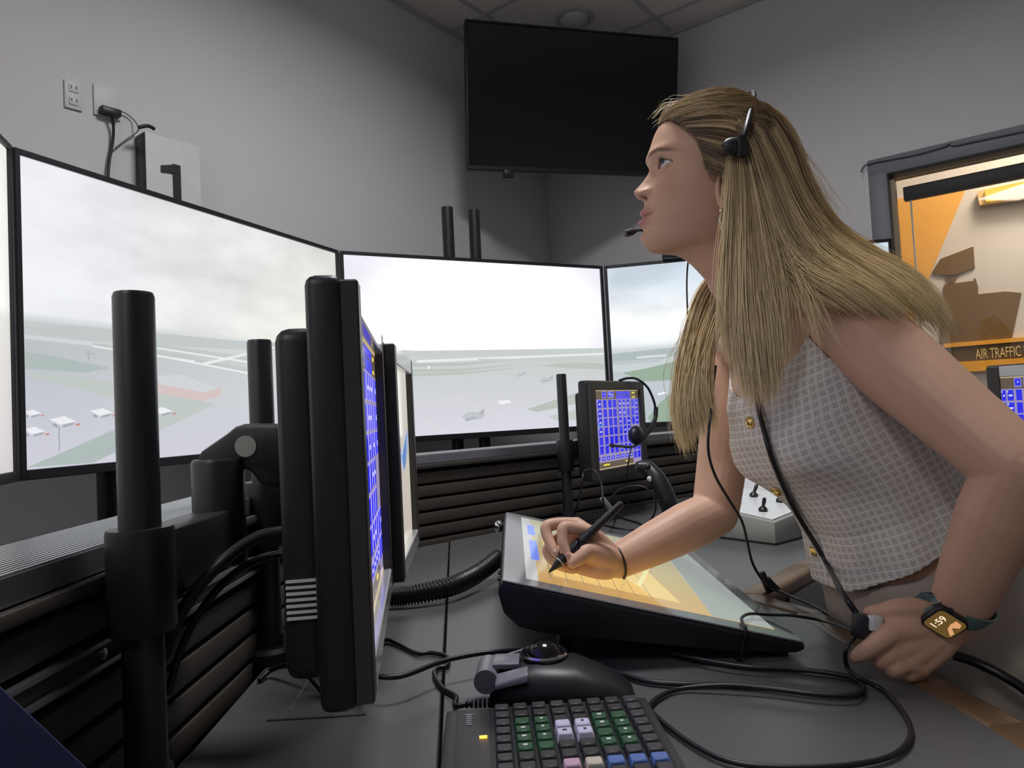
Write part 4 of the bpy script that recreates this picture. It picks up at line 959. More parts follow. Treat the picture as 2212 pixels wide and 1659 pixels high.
tint(np.clip(lash, 0, 1) * .9, (.045, .028, .02)); tint(np.exp(-((lo_ + .0004) / .0007) ** 2) * (alm > -.05) * fm * (X > .02) * .35, (.16, .08, .06))
tint(np.clip(1.3 * G(ay - .0085, .0034) * G(Z + .0222, .0026), 0, 1) * fm, (.10, .035, .028))  # nostril shade painted into the skin colour
HO = U(1500, 400, 1.08); HR = np.array([-RI, -YV, UI])
def hw(x, y, z): return np.stack([x, y, z], -1) @ HR + np.array(HO)
HV = hw(X, Y, Z).reshape(-1, 3)
def gridfaces(nr, nc, mask=None):
    i = np.arange(nr - 1)[:, None]; j = np.arange(nc)[None]; j2 = (j + 1) % nc
    F_ = np.stack([i * nc + j, i * nc + j2, (i + 1) * nc + j2, (i + 1) * nc + j], -1).reshape(-1, 4)
    return F_ if mask is None else F_[mask.ravel()[F_].all(1)]
HF = gridfaces(NRr, NCc)
HC = np.concatenate([colr, np.ones(X.shape + (1,))], -1).reshape(-1, 4)

# ---- skeleton
NBs = U(1668, 660, 1.10); HIP = U(2015, 1320, 1.08)
LS, LE, LW = U(1838, 705, .965), U(2200, 1015, .80), U(2062, 1335, .875)
RS, RE_, RW = U(1592, 750, 1.27), U(1545, 1108, 1.20), None
def c5(x, y, d): return U(1050 + x / 4.148, 1050 + y / 4.148, DT + d - 1.005)
def c6(x, y, d): return U(1550 + x / 3.26, 1150 + y / 3.26, d)
RW = c5(1150, 690, 1.075)
ax = (HIP - NBs).normalized(); lat = (LS - RS); lat = (lat - ax * lat.dot(ax)).normalized(); fwd = lat.cross(ax); fwd = fwd if fwd.x < 0 else -fwd
TLn_ = (HIP - NBs).length
# torso rows: s, half width, depth front, depth back
TS = np.array([(-.02, .045, .045, .050), (.01, .075, .055, .062), (.04, .125, .066, .075), (.075, .152, .082, .090), (.12, .152, .122, .100), (.17, .146, .140, .104),
               (.225, .142, .138, .100), (.28, .134, .120, .094), (.34, .124, .106, .090), (.40, .124, .112, .092), (.46, .142, .126, .104), (.52, .160, .134, .118), (.60, .165, .134, .122)])
def torso(s, thv, off=0.0):
    """surface point arrays for axial s and angle (0 = front, pi/2 = her left)"""
    v = np.array([np.interp(s, TS[:, 0], TS[:, k]) for k in (1, 2, 3)])
    c, sn = np.cos(thv), np.sin(thv)
    dp = np.where(c > 0, v[1], v[2]) + off; wd = v[0] + off
    bust = .020 * np.exp(-((s - .205) / .045) ** 2) * (np.exp(-((thv - .55) / .38) ** 2) + np.exp(-((thv - 2 * pi + .55) / .38) ** 2) + np.exp(-((thv + .55) / .38) ** 2))
    e = 2 / 2.35
    fc = np.sign(c) * np.abs(c) ** e * dp + bust; ls_ = np.sign(sn) * np.abs(sn) ** e * wd
    curve = .012 * np.sin(np.clip(s / .6, 0, 1) * pi)          # slight arch
    return (np.array(NBs) + np.multiply.outer(s, np.array(ax)) + (fc - curve)[..., None] * np.array(fwd) + ls_[..., None] * np.array(lat))
sg_ = np.linspace(-.02, .60, 70); tg = np.linspace(0, 2 * pi, 72, endpoint=False)
Sg, Tg = np.meshgrid(sg_, tg, indexing='ij'); TV = torso(Sg, Tg)
def limb(mb, pts, rad, per=6, n=22):
    k = len(pts); P = spline(pts, per); r = np.interp(np.linspace(0, k - 1, len(P)), range(k), rad)
    mb.tube(P, list(r), n)
    mb.ell(P[0], (r[0],) * 3); mb.ell(P[-1], (r[-1],) * 3)
body = MB(); body.rings([[V(p) for p in TV[i]] for i in range(len(sg_))])
limb(body, [NBs + ax * .05, NBs - ax * .02, NBs - ax * .05 - V((.035, 0, 0))], [.05, .046, .042])
for S_ in (LS, RS): limb(body, [NBs + ax * .055 + lat * (.04 if S_ is LS else -.04) , (NBs + ax * .05).lerp(S_, .6), S_], [.052, .05, .052])
mL = LS.lerp(LE, .33); mL2 = LS.lerp(LE, .7)
limb(body, [LS, mL, mL2, LE], [.056, .053, .046, .0415]); f1 = LE.lerp(LW, .3); f2 = LE.lerp(LW, .65)
limb(body, [LE, f1, f2, LW], [.0415, .0435, .038, .0295])
limb(body, [RS, RS.lerp(RE_, .4), RS.lerp(RE_, .75), RE_], [.050, .046, .041, .038])
limb(body, [RE_, RE_.lerp(RW, .3), RE_.lerp(RW, .65), RW], [.038, .040, .034, .0255])
# right hand holding the pen
def fing(pts, rad): limb(body, pts, rad, per=5, n=14)
W0 = RW
mcp = [c5(950, 430, 1.045), c5(810, 345, 1.066), c5(720, 440, 1.078), c5(770, 600, 1.072)]
for q, r_ in zip(mcp, (.0125, .0120, .0115, .0105)): limb(body, [W0, W0.lerp(q, .5), q], [.0225, .0185, r_], per=4, n=16)
for a_, b_ in zip(mcp[:-1], mcp[1:]): limb(body, [a_, b_], [.0115, .011], per=2, n=12)
fing([mcp[0], c5(820, 385, 1.036), c5(700, 372, 1.030), c5(688, 440, 1.024), c5(692, 525, 1.018), c5(742, 632, 1.010)], [.0118, .0098, .0098, .0088, .0086, .0066])
fing([mcp[1], c5(660, 335, 1.062), c5(545, 362, 1.056), c5(545, 440, 1.048), c5(580, 520, 1.038), c5(632, 612, 1.024)], [.0115, .0098, .0098, .0088, .0084, .0066])
fing([mcp[2], c5(610, 490, 1.070), c5(555, 570, 1.062), c5(575, 640, 1.046), c5(640, 695, 1.032), c5(710, 725, 1.026)], [.0110, .0094, .0092, .0084, .0078, .0064])
fing([mcp[3], c5(680, 650, 1.056), c5(640, 715, 1.044), c5(720, 752, 1.032), c5(800, 750, 1.028)], [.0100, .0086, .0082, .0075, .0062])
limb(body, [W0, c5(1060, 650, 1.045), c5(960, 600, 1.028)], [.021, .0215, .0165], per=5, n=16)
limb(body, [W0, c5(1020, 745, 1.042), c5(880, 722, 1.040), c5(780, 685, 1.046)], [.020, .0190, .0155, .012], per=5, n=16)
fing([c5(975, 600, 1.030), c5(900, 590, 1.016), c5(845, 640, 1.008), c5(772, 692, 1.004)], [.0155, .0122, .0108, .0082])
# left hand round the push-to-talk switch
W1 = LW
m2 = [c6(1240, 690, .855), c6(1235, 830, .858), c6(1320, 905, .858), c6(1420, 945, .862)]
for q, r_ in zip(m2, (.0140, .0140, .0130, .0120)): limb(body, [W1, W1.lerp(q, .55), q], [.0245, .0205, r_], per=4, n=16)
for a_, b_ in zip(m2[:-1], m2[1:]): limb(body, [a_, b_], [.0135, .0125], per=2, n=12)
fing([m2[0], c6(1150, 750, .848), c6(1080, 805, .850), c6(1020, 850, .858), c6(975, 878, .866)], [.0140, .0115, .0108, .0098, .0080])
fing([m2[1], c6(1160, 885, .858), c6(1175, 925, .866), c6(1250, 930, .872)], [.0135, .0115, .0105, .009])
fing([m2[2], c6(1240, 955, .856), c6(1265, 975, .864), c6(1330, 970, .870)], [.0125, .011, .010, .0085])
fing([m2[3], c6(1350, 990, .862), c6(1375, 1002, .868), c6(1430, 990, .872)], [.0115, .010, .009, .008])
fing([W1.lerp(m2[0], .35), c6(1400, 560, .865), c6(1270, 540, .862), c6(1170, 560, .866), c6(1072, 566, .872)], [.0205, .0170, .0125, .0108, .0082])
NAILS = [(c5(738, 624, 1.003), V((.2, -1, .15))), (c5(622, 604, 1.017), V((-.3, -1, .1))), (c5(780, 688, .9985), V((.1, -1, .5)))]
# fuse into one skin
me = bpy.data.meshes.new('tmp'); me.from_pydata([tuple(p) for p in body.v], [], body.f)
tmp = bpy.data.objects.new('tmp', me); col.objects.link(tmp)
md = tmp.modifiers.new('r', 'REMESH'); md.mode = 'VOXEL'; md.voxel_size = .0021; md.adaptivity = 0
ms_ = tmp.modifiers.new('s', 'SMOOTH'); ms_.factor = .5; ms_.iterations = 9
dg = bpy.context.evaluated_depsgraph_get(); ev = bpy.data.meshes.new_from_object(tmp.evaluated_get(dg))
bpy.data.objects.remove(tmp)
nv = len(ev.vertices); BV = np.empty(nv * 3, np.float32); ev.vertices.foreach_get('co', BV); BV = BV.reshape(-1, 3)
BF = [tuple(p.vertices) for p in ev.polygons]; bpy.data.meshes.remove(ev)
BC = np.tile(np.array(SKIN + (1,)), (nv, 1))
allv = np.vstack([BV, HV]); allf = BF + [tuple(f + nv) for f in HF]
woman = thing('person', 'woman with long blonde hair in a cream sleeveless vest, leaning over the desk to draw', 'person', (.66, 1.1, 0))
raw('body', allv, allf, 'skin', woman, attrs={'Col': np.vstack([BC, HC])})
M['nail'] = mat('fingernail', (.66, .42, .36), .25, spec=.6)
for p_, n_ in NAILS:
    MB().ell(p_, (.0036, .0052, .0014), frame(V(n_).orthogonal(), n_)).build('fingernail', 'nail', woman, smooth=True)
# eyes
def eye(sign):
    n_, m_ = 28, 24; P = []; C_ = []
    g = np.array([.90, .26, .30]); g /= np.linalg.norm(g)
    for i in range(m_ + 1):
        ph = -pi / 2 + pi * i / m_
        for a in range(n_):
            d_ = np.array([math.cos(ph) * math.cos(2 * pi * a / n_), math.cos(ph) * math.sin(2 * pi * a / n_), math.sin(ph)]); k = d_ @ g
            P.append((EYE[0] + d_[0] * RE, sign * EYE[1] + d_[1] * RE, EYE[2] + d_[2] * RE))
            C_.append((.01, .01, .01, 1) if k > .97 else (.13, .17, .21, 1) if k > .865 else (.05, .06, .07, 1) if k > .84 else (.80, .78, .76, 1))
    P = np.array(P); W_ = hw(P[:, 0], P[:, 1], P[:, 2]); F_ = gridfaces(m_ + 1, n_)
    return raw('eye', W_, F_, 'eyem', woman, attrs={'Col': C_})
eye(1); eye(-1)
# upper lashes
for sg1 in (1, -1):
    mb = MB()
    for k in range(16):
        y_ = EYE[1] - .010 + .0225 * k / 15; zl = EYE[2] + .0072 * max(1 - ((y_ - EYE[1]) / .0145) ** 2, 0)
        x_ = EYE[0] + math.sqrt(max((RE + .0009) ** 2 - (y_ - EYE[1]) ** 2 - (zl - EYE[2]) ** 2, 0))
        o_ = np.array([.0050, .0028 * (k / 15 - .2) * 1.6, .0030]); p0 = np.array([x_, y_, zl]); pts = [p0, p0 + o_ * .5 - np.array([0, 0, .0004]), p0 + o_ + np.array([0, 0, .0006])]
        mb.tube([V(hw(np.array(p[0]), np.array(sg1 * p[1]), np.array(p[2]))) for p in pts], [.0003, .0002, .0001], 4)
    mb.build('eyelashes', 'lash' if 'lash' in M else 'black', woman)
# ear (near side, mostly under hair)
mb = MB(); ec = hw(np.array(-.030), np.array(.0735), np.array(-.030)); E0 = V(ec)
R_e = Matrix((-RI, -YV, UI)).transposed()
def el(x, y, z): return E0 + R_e @ V((x, y, z))
mb.tube([el(.018 * math.cos(t) * (1 - .15 * math.sin(t)) - .002, .006 - .004 * math.cos(t), .030 * math.sin(t) + .002) for t in np.linspace(0, 2 * pi, 25)[:-1]], [.0042 + .0022 * (math.sin(t) < -.6) for t in np.linspace(0, 2 * pi, 25)[:-1]], 8, closed=True)
mb.ell(el(-.002, .002, .0), (.017, .0045, .027), R_e)
M['skinplain'] = mat('skin_ear', SKIN, .5, sss=.1)
mb.build('ear', 'skinplain', woman, smooth=True, angle=80)
q = U(1561, 476, .985)
MB().tube([q + (RI * math.cos(t) * .008 + UI * math.sin(t) * .0165 + YV * .014 * math.cos(t)) for t in np.linspace(0, 2 * pi, 41)[:-1]], .0009, 8, closed=True).build('hoop_earring', 'chrome', woman, smooth=True)

# ---- vest
NS_, NT_ = 230, 320
sv = np.linspace(0.0, .445, NS_); tv_ = np.linspace(0, 2 * pi, NT_, endpoint=False); Sv, Tv = np.meshgrid(sv, tv_, indexing='ij')
flare = .006 + .016 * np.clip((Sv - .30) / .14, 0, 1)
fold = .0035 * np.sin(Tv * 9 + Sv * 14) * np.clip((Sv - .24) / .15, 0, 1) + .002 * np.sin(Tv * 5 - Sv * 40) * np.clip((Sv - .15) / .1, 0, 1)
VV = torso(Sv, Tv, 0.0) ; ctr_ = np.array(NBs) + np.multiply.outer(Sv, np.array(ax)); rd = VV - ctr_; rd /= np.linalg.norm(rd, axis=-1, keepdims=True)
VV = VV + rd * (flare + fold)[..., None]
cT = np.cos(Tv); aT = np.where(Tv > pi, 2 * pi - Tv, Tv)
keep = np.ones(Sv.shape, bool)
keep &= ~(Sv < .028)
keep &= ~((aT < 1.05) & (Sv < .105 - .06 * (aT / 1.05) ** 1.5))           # neckline
def armhole(S_, rr):
    d = VV - np.array(S_); s_ = d @ np.array(ax); f_ = d @ np.array(fwd); l_ = d @ np.array(lat) * (1 if S_ is LS else -1)
    return ((s_ - .006) / 1.15) ** 2 + (f_ - .002) ** 2 < rr ** 2, l_
for S_ in (LS, RS):
    ins_, l_ = armhole(S_, .054); keep &= ~(ins_ & (l_ > -.075))
keep &= ~((Sv > .405 + .010 * np.cos(Tv * 2)))
VFc = gridfaces(NS_, NT_, keep)
used = np.unique(VFc); rem = -np.ones(NS_ * NT_, int); rem[used] = np.arange(len(used))
VVv = VV.reshape(-1, 3)[used]; VFr = rem[VFc]
# tweed material on uv in metres
m = bpy.data.materials.new('cream_tweed'); m.use_nodes = True; nt = m.node_tree; n = nt.nodes; l = nt.links; b = n['Principled BSDF']; b.inputs['Roughness'].default_value = .85
uvn = n.new('ShaderNodeUVMap'); nzz = n.new('ShaderNodeTexNoise'); nzz.inputs['Scale'].default_value = 220; l.new(uvn.outputs[0], nzz.inputs['Vector'])
def wave(dirn, per, dist):
    wv = n.new('ShaderNodeTexWave'); wv.bands_direction = dirn; wv.inputs['Scale'].default_value = .314 / per; wv.inputs['Distortion'].default_value = dist; wv.inputs['Detail Scale'].default_value = 60; wv.inputs['Detail'].default_value = 2
    l.new(uvn.outputs[0], wv.inputs['Vector']); return wv.outputs['Fac']
def mth(op, a, b_=None):
    q = n.new('ShaderNodeMath'); q.operation = op
    for i_, x in enumerate((a, b_)):
        if x is None: continue
        if isinstance(x, (int, float)): q.inputs[i_].default_value = x
        else: l.new(x, q.inputs[i_])
    return q.outputs[0]
bigx = mth('POWER', wave('X', .0118, 2.2), 5.0); bigy = mth('POWER', wave('Y', .0105, 2.2), 5.0)
fx_ = wave('X', .0040, 2.5); fy_ = wave('Y', .0038, 2.5)
fine = mth('MULTIPLY', mth('ADD', fx_, fy_), .5)
lines = mth('MAXIMUM', bigx, bigy)
sumv = mth('ADD', mth('MULTIPLY', fine, .45), mth('MULTIPLY', lines, .55)); sumv = mth('ADD', mth('MULTIPLY', sumv, .8), mth('MULTIPLY', nzz.outputs['Fac'], .25))
rp = n.new('ShaderNodeValToRGB'); rp.color_ramp.elements[0].position = .15; rp.color_ramp.elements[0].color = (.50, .45, .40, 1); rp.color_ramp.elements[1].position = .85; rp.color_ramp.elements[1].color = (.98, .955, .91, 1)
l.new(sumv, rp.inputs[0]); l.new(rp.outputs[0], b.inputs['Base Color'])
bp = n.new('ShaderNodeBump'); bp.inputs['Strength'].default_value = .5; bp.inputs['Distance'].default_value = .0008; l.new(sumv, bp.inputs['Height']); l.new(bp.outputs[0], b.inputs['Normal'])
M['tweed'] = m
vest = raw('vest', VVv, VFr, 'tweed', woman)
uvl = vest.data.uv_layers.new(name='UVMap')
uu = (Tv * .135).reshape(-1)[used]; vv_ = Sv.reshape(-1)[used]
li = np.empty(len(vest.data.loops), np.int32); vest.data.loops.foreach_get('vertex_index', li)
uvl.data.foreach_set('uv', np.stack([uu[li], vv_[li]], -1).astype(np.float32).ravel())
sm = vest.modifiers.new('s', 'SMOOTH'); sm.factor = .5; sm.iterations = 3
so = vest.modifiers.new('t', 'SOLIDIFY'); so.thickness = .0035; so.offset = 1
vb = BVHTree.FromPolygons([V(p) for p in VVv], [tuple(int(i) for i in f) for f in VFr])
def onvest(px, py, off=.004):
    o_ = V((0, 0, CAMZ)); r_ = ray(px, py).normalized(); h = vb.ray_cast(o_, r_)
    if h[0] is None: return None, None
    nn = h[1] if h[1].dot(r_) < 0 else -h[1]
    return h[0] + nn * off, nn
M['brass'] = mat('gold_button', (.85, .58, .22), .2, metal=1.0)
for bx, by in ((1624, 912), (1680, 1059), (1762, 1189)):
    p, nn = onvest(bx, by, .003)
    if p is None: continue
    bt_ = MB().lathe(p, nn, [(.0085, -.002), (.0085, .0015), (.0075, .0028), (.006, .0022), (.004, .0030), (.0, .0036)], 20).build('button', 'brass', woman, smooth=True)
# placket edge
pk = [onvest(x, y, .0045)[0] for x, y in ((1632, 800), (1640, 870), (1655, 930), (1676, 1000), (1702, 1070), (1736, 1130), (1768, 1185), (1795, 1238))]
pk = [p for p in pk if p is not None]
if len(pk) > 3: MB().tube(spline(pk, 6), .0022, 8).build('placket_edge', 'tweed2' if 'tweed2' in M else 'plate', woman, smooth=True)

# ---- trousers
M['beige'] = mat('beige_trousers', (.40, .345, .285), .8, var=.06, scale=60, bump=.15, bscale=500)
tr_ = MB(); sh = np.linspace(.415, .62, 16); Sh, Th = np.meshgrid(sh, np.linspace(0, 2 * pi, 48, endpoint=False), indexing='ij'); PT = torso(Sh, Th, .006)
tr_.rings([[V(p) for p in PT[i]] for i in range(len(sh))])
for sgn_ in (1, -1):
    hp_ = HIP + lat * (.085 * sgn_) + ax * .03; kn = V((hp_.x + .10, hp_.y - .02 * sgn_, .45)); an_ = V((hp_.x + .16, hp_.y - .02 * sgn_, .10))
    limb(tr_, [hp_, hp_.lerp(kn, .5), kn, kn.lerp(an_, .5), V((an_.x, an_.y, .03))], [.100, .090, .075, .070, .072], n=28)
me = bpy.data.meshes.new('tmp'); me.from_pydata([tuple(p) for p in tr_.v], [], tr_.f); tmp = bpy.data.objects.new('tmp', me); col.objects.link(tmp)
md = tmp.modifiers.new('r', 'REMESH'); md.mode = 'VOXEL'; md.voxel_size = .006
ms_ = tmp.modifiers.new('s', 'SMOOTH'); ms_.factor = .5; ms_.iterations = 6
dg = bpy.context.evaluated_depsgraph_get(); ev = bpy.data.meshes.new_from_object(tmp.evaluated_get(dg)); bpy.data.objects.remove(tmp)
raw('trousers', [tuple(v.co) for v in ev.vertices], [tuple(p.vertices) for p in ev.polygons], 'beige', woman); bpy.data.meshes.remove(ev)
for sgn_ in (1, -1):
    hp_ = HIP + lat * (.085 * sgn_); c_ = V((hp_.x + .13, hp_.y - .02 * sgn_, 0))
    MB().rings([[c_ + V((x, w_ * s_, z_ * h_)) for s_, z_ in ((-1, 0), (-1, .5), (-.6, 1), (.6, 1), (1, .5), (1, 0))] for x, w_, h_ in ((.09, .026, .06), (.06, .034, .08), (0, .036, .075), (-.07, .042, .05), (-.12, .038, .035), (-.15, .02, .02))]).build('shoe', 'white', woman, smooth=True, angle=60)

# ---- hair
def resample(g, K):
    P = np.array([tuple(p) for p in spline(g, 10)]); d = np.r_[0, np.cumsum(np.linalg.norm(np.diff(P, axis=0), axis=1))]
    return np.stack([np.interp(np.linspace(0, d[-1], K), d, P[:, k]) for k in range(3)], -1)
HVV, HFF, HCC = [], [], []; hoff = 0
C_ROOT, C_MID, C_TIP = np.array((.15, .10, .058)), np.array((.63, .465, .255)), np.array((.98, .80, .47))
def hairgroup(guides, count, K=16, r=.00085, spread=(.004, .010), wav=.003, light=1.0, tone=0.0, end=(.82, 1.0), root=.0):
    global hoff
    Gd = np.stack([resample([U(*q) for q in g], K) for g in guides]); ng = len(guides)
    w = rng.random(count) * (ng - 1); i = np.minimum(w.astype(int), ng - 2); f = (w - i)[:, None, None]
    P = Gd[i] * (1 - f) + Gd[i + 1] * f
    # random length: stretch parameter
    e = rng.uniform(end[0], end[1], count); t = np.linspace(0, 1, K)
    idx = np.clip(t[None] * e[:, None] * (K - 1), 0, K - 1.001); i0 = idx.astype(int); fr = (idx - i0)[..., None]
    P = np.take_along_axis(P, i0[..., None], 1) * (1 - fr) + np.take_along_axis(P, i0[..., None] + 1, 1) * fr
    rv = rng.normal(size=(count, 3)); P += rv[:, None] * (spread[0] + (spread[1] - spread[0]) * t[None, :, None]) * .6
    ph = rng.random((count, 3)) * 6.28; fq = rng.uniform(2, 6, (count, 3))
    P += wav * .35 * np.sin(fq[:, None] * t[None, :, None] * 3 + ph[:, None]) * t[None, :, None]
    T_ = np.gradient(P, axis=1); T_ /= np.linalg.norm(T_, axis=-1, keepdims=True) + 1e-9
    A = np.cross(T_, np.array([.3, .2, .93])[None, None]); A /= np.linalg.norm(A, axis=-1, keepdims=True) + 1e-9; B_ = np.cross(T_, A)
    rad = r * rng.uniform(.7, 1.25, (count, 1)) * np.clip(1.15 - t[None] ** 4 * 1.0, .12, 1); rad = rad[..., None, None]
    an = np.array([0, 2.094, 4.189]); ring = P[:, :, None] + rad * (A[:, :, None] * np.cos(an)[None, None, :, None] + B_[:, :, None] * np.sin(an)[None, None, :, None])
    base = hoff + np.arange(count)[:, None, None] * (K * 3) + np.arange(K - 1)[None, :, None] * 3; a3 = np.arange(3)[None, None]; b3 = (a3 + 1) % 3
    F_ = np.stack([base + a3, base + b3, base + 3 + b3, base + 3 + a3], -1).reshape(-1, 4)
    clump = rng.normal(0, .09, count)[:, None] + .24 * np.sin(w * 6.1 + .6)[:, None] + .14 * np.sin(w * 21.7 + 1)[:, None]
    tt = np.clip(t[None] * 1.0 * .9 + root + clump + tone, 0, 1)[..., None]
    c = np.where(tt < .5, C_ROOT + (C_MID - C_ROOT) * tt * 2, C_MID + (C_TIP - C_MID) * (tt - .5) * 2) * light
    c = np.repeat(c[:, :, None], 3, 2).reshape(-1, 3)
    HVV.append(ring.reshape(-1, 3)); HFF.append(F_); HCC.append(np.c_[c, np.ones(len(c))]); hoff += count * K * 3
# scalp cap
Nx = np.gradient(HV.reshape(NRr, NCc, 3), axis=0); Ny = np.gradient(HV.reshape(NRr, NCc, 3), axis=1); Nn = np.cross(Nx, Ny); Nn /= np.linalg.norm(Nn, axis=-1, keepdims=True) + 1e-9
cen = HV.reshape(NRr, NCc, 3).mean(1, keepdims=True); Nn *= np.sign(((HV.reshape(NRr, NCc, 3) - cen) * Nn).sum(-1, keepdims=True))
xh = np.interp(Z, [-.2, -.03, -.006, .002, .0175, .0386, .0596, .0736, .086, .0926, .12], [-.05, -.045, -.036, -.012, -.003, .004, .014, .030, .045, .056, .30])
hm = (X < xh) & (Z > -.10)
thick = .0015 + .0045 * np.clip((xh - X) / .05, 0, 1)
CV = HV.reshape(NRr, NCc, 3) + Nn * thick[..., None]
CF = gridfaces(NRr, NCc, hm); us = np.unique(CF); rm = -np.ones(NRr * NCc, int); rm[us] = np.arange(len(us))
cp = CV.reshape(-1, 3)[us]; cc_ = np.tile(np.r_[C_ROOT * 1.05, 1], (len(us), 1))
# strands: swept back from the hairline
hairgroup([[(1430, 262, 1.072), (1468, 226, 1.066), (1530, 204, 1.062), (1590, 204, 1.066), (1632, 226, 1.07)],
           [(1446, 258, 1.045), (1490, 236, 1.030), (1550, 222, 1.022), (1600, 230, 1.026), (1642, 262, 1.035)],
           [(1472, 268, 1.016), (1528, 262, 1.002), (1580, 264, .994), (1622, 286, .998), (1655, 322, 1.01)],
           [(1502, 290, 1.000), (1548, 298, .990), (1590, 310, .986), (1622, 342, .990), (1645, 392, 1.0)],
           [(1518, 330, .998), (1548, 345, .988), (1580, 360, .985), (1604, 388, .984), (1618, 425, .99)],
           [(1526, 362, .998), (1545, 372, .990), (1572, 384, .986), (1594, 405, .984), (1606, 440, .985)]], 2000, K=12, r=.0005, spread=(.002, .004), wav=.001, end=(.9, 1), tone=-.12)
hairgroup([[(1430, 262, 1.085), (1468, 224, 1.085), (1530, 202, 1.085), (1590, 202, 1.085), (1640, 228, 1.085)],
           [(1440, 262, 1.12), (1480, 232, 1.13), (1540, 214, 1.135), (1600, 214, 1.135), (1650, 245, 1.13)]], 250, r=.0007, spread=(.002, .004), wav=.001, tone=-.12)
# scalp strands following the head from the hairline back over the crown
def scalp(count, r=.0006):
    global hoff
    K = 14; t = np.linspace(0, 1, K); P = np.zeros((count, K, 3)); okk = np.zeros(count, bool)
    for q in range(count):
        row0 = rng.integers(6, 118); side = 1 if rng.random() < .72 else -1; drift = rng.uniform(-4, 4)
        c = np.where(hm[row0, :NCc // 2])[0]
        if len(c) == 0: continue
        c0 = c[0] + rng.integers(0, 8) if rng.random() < .5 else rng.integers(c[0], max(c[0] + 1, int(NCc * .30))); c1 = min(NCc // 2 - 2, c0 + rng.integers(24, 60))
        cc2 = np.linspace(c0, c1, K); rr2 = np.clip(row0 + drift * t - 5 * np.sin(t * pi * .5) * (row0 > 60), 2, NRr - 2)
        ci = cc2.astype(int); ci = ci if side > 0 else (NCc - ci) % NCc; ri = rr2.astype(int); fr = (rr2 - ri)[:, None]
        P[q] = (CV[ri, ci] * (1 - fr) + CV[ri + 1, ci] * fr) + Nn[ri, ci] * (.0008 + rng.uniform(0, .004) * np.sin(np.clip(t * 1.3, 0, 1) * pi * .5))[:, None]; okk[q] = True
    # smooth the paths
    P = P[okk]; count = len(P)
    for _ in range(3): P[:, 1:-1] = (P[:, :-2] + P[:, 2:] + 2 * P[:, 1:-1]) / 4
    T_ = np.gradient(P, axis=1); T_ /= np.linalg.norm(T_, axis=-1, keepdims=True) + 1e-9
    A = np.cross(T_, np.array([.3, .2, .93])[None, None]); A /= np.linalg.norm(A, axis=-1, keepdims=True) + 1e-9; B_ = np.cross(T_, A)
    rad = (r * rng.uniform(.7, 1.2, (count, 1)) * np.clip(np.minimum(t[None] * 6 + .3, (1 - t[None]) * 6 + .2), .2, 1))[..., None, None]
    an = np.array([0, 2.094, 4.189]); ring = P[:, :, None] + rad * (A[:, :, None] * np.cos(an)[None, None, :, None] + B_[:, :, None] * np.sin(an)[None, None, :, None])
    base = hoff + np.arange(count)[:, None, None] * (K * 3) + np.arange(K - 1)[None, :, None] * 3; a3 = np.arange(3)[None, None]; b3 = (a3 + 1) % 3
    HFF.append(np.stack([base + a3, base + b3, base + 3 + b3, base + 3 + a3], -1).reshape(-1, 4))
    tt = np.clip(.06 + .22 * t[None] + np.abs(rng.normal(0, .16, count))[:, None], 0, 1)[..., None]
    c = np.where(tt < .5, C_ROOT + (C_MID - C_ROOT) * tt * 2, C_MID + (C_TIP - C_MID) * (tt - .5) * 2); c = np.repeat(c[:, :, None], 3, 2).reshape(-1, 3)
    HVV.append(ring.reshape(-1, 3)); HCC.append(np.c_[c, np.ones(len(c))]); hoff += count * K * 3
scalp(4200)
# back cascade
hairgroup([[(1618, 216, 1.085), (1682, 242, 1.08), (1722, 308, 1.08), (1746, 390, 1.08), (1790, 465, 1.09), (1850, 522, 1.09), (1930, 568, 1.07), (2000, 622, 1.05), (2052, 700, 1.02)],
           [(1606, 222, 1.04), (1660, 258, 1.03), (1702, 340, 1.02), (1737, 430, 1.02), (1790, 508, 1.01), (1860, 560, .985), (1940, 602, .955), (2010, 662, .93), (2062, 740, .915)],
           [(1598, 236, 1.02), (1640, 288, 1.0), (1682, 380, .99), (1718, 470, .975), (1772, 548, .955), (1840, 598, .925), (1910, 645, .90), (1975, 705, .885)],
           [(1596, 260, 1.0), (1626, 320, .985), (1658, 420, .973), (1694, 518, .960), (1742, 585, .94), (1800, 615, .915), (1860, 645, .895), (1900, 680, .885)],
           [(1594, 280, .99), (1618, 350, .978), (1640, 450, .968), (1668, 545, .955), (1712, 610, .94), (1760, 640, .915), (1800, 665, .900)]], 4200, K=16, r=.0006, spread=(.003, .010), wav=.004, end=(.78, 1.0), tone=.12)
# near front lock
hairgroup([[(1576, 340, .984), (1571, 440, .972), (1564, 540, .966), (1558, 650, .960), (1553, 745, .960)],
           [(1598, 330, .984), (1600, 440, .970), (1598, 560, .955), (1600, 700, .948), (1612, 830, .950), (1628, 900, .955)],
           [(1610, 330, .984), (1628, 440, .966), (1640, 560, .950), (1655, 700, .938), (1668, 830, .940), (1670, 890, .945)],
           [(1618, 335, .985), (1648, 440, .966), (1678, 550, .950), (1700, 650, .932), (1708, 760, .930)]], 2800, K=14, r=.0006, spread=(.003, .009), wav=.004, tone=.34, end=(.7, 1.0))
hairgroup([[(1640, 400, .985), (1690, 510, .960), (1732, 590, .93), (1765, 650, .905), (1795, 730, .885), (1832, 800, .872)],
           [(1630, 400, .985), (1675, 520, .960), (1712, 600, .935), (1735, 680, .91), (1750, 740, .90)]], 130, K=14, r=.0004, spread=(.004, .016), wav=.008, tone=.25, end=(.6, 1))
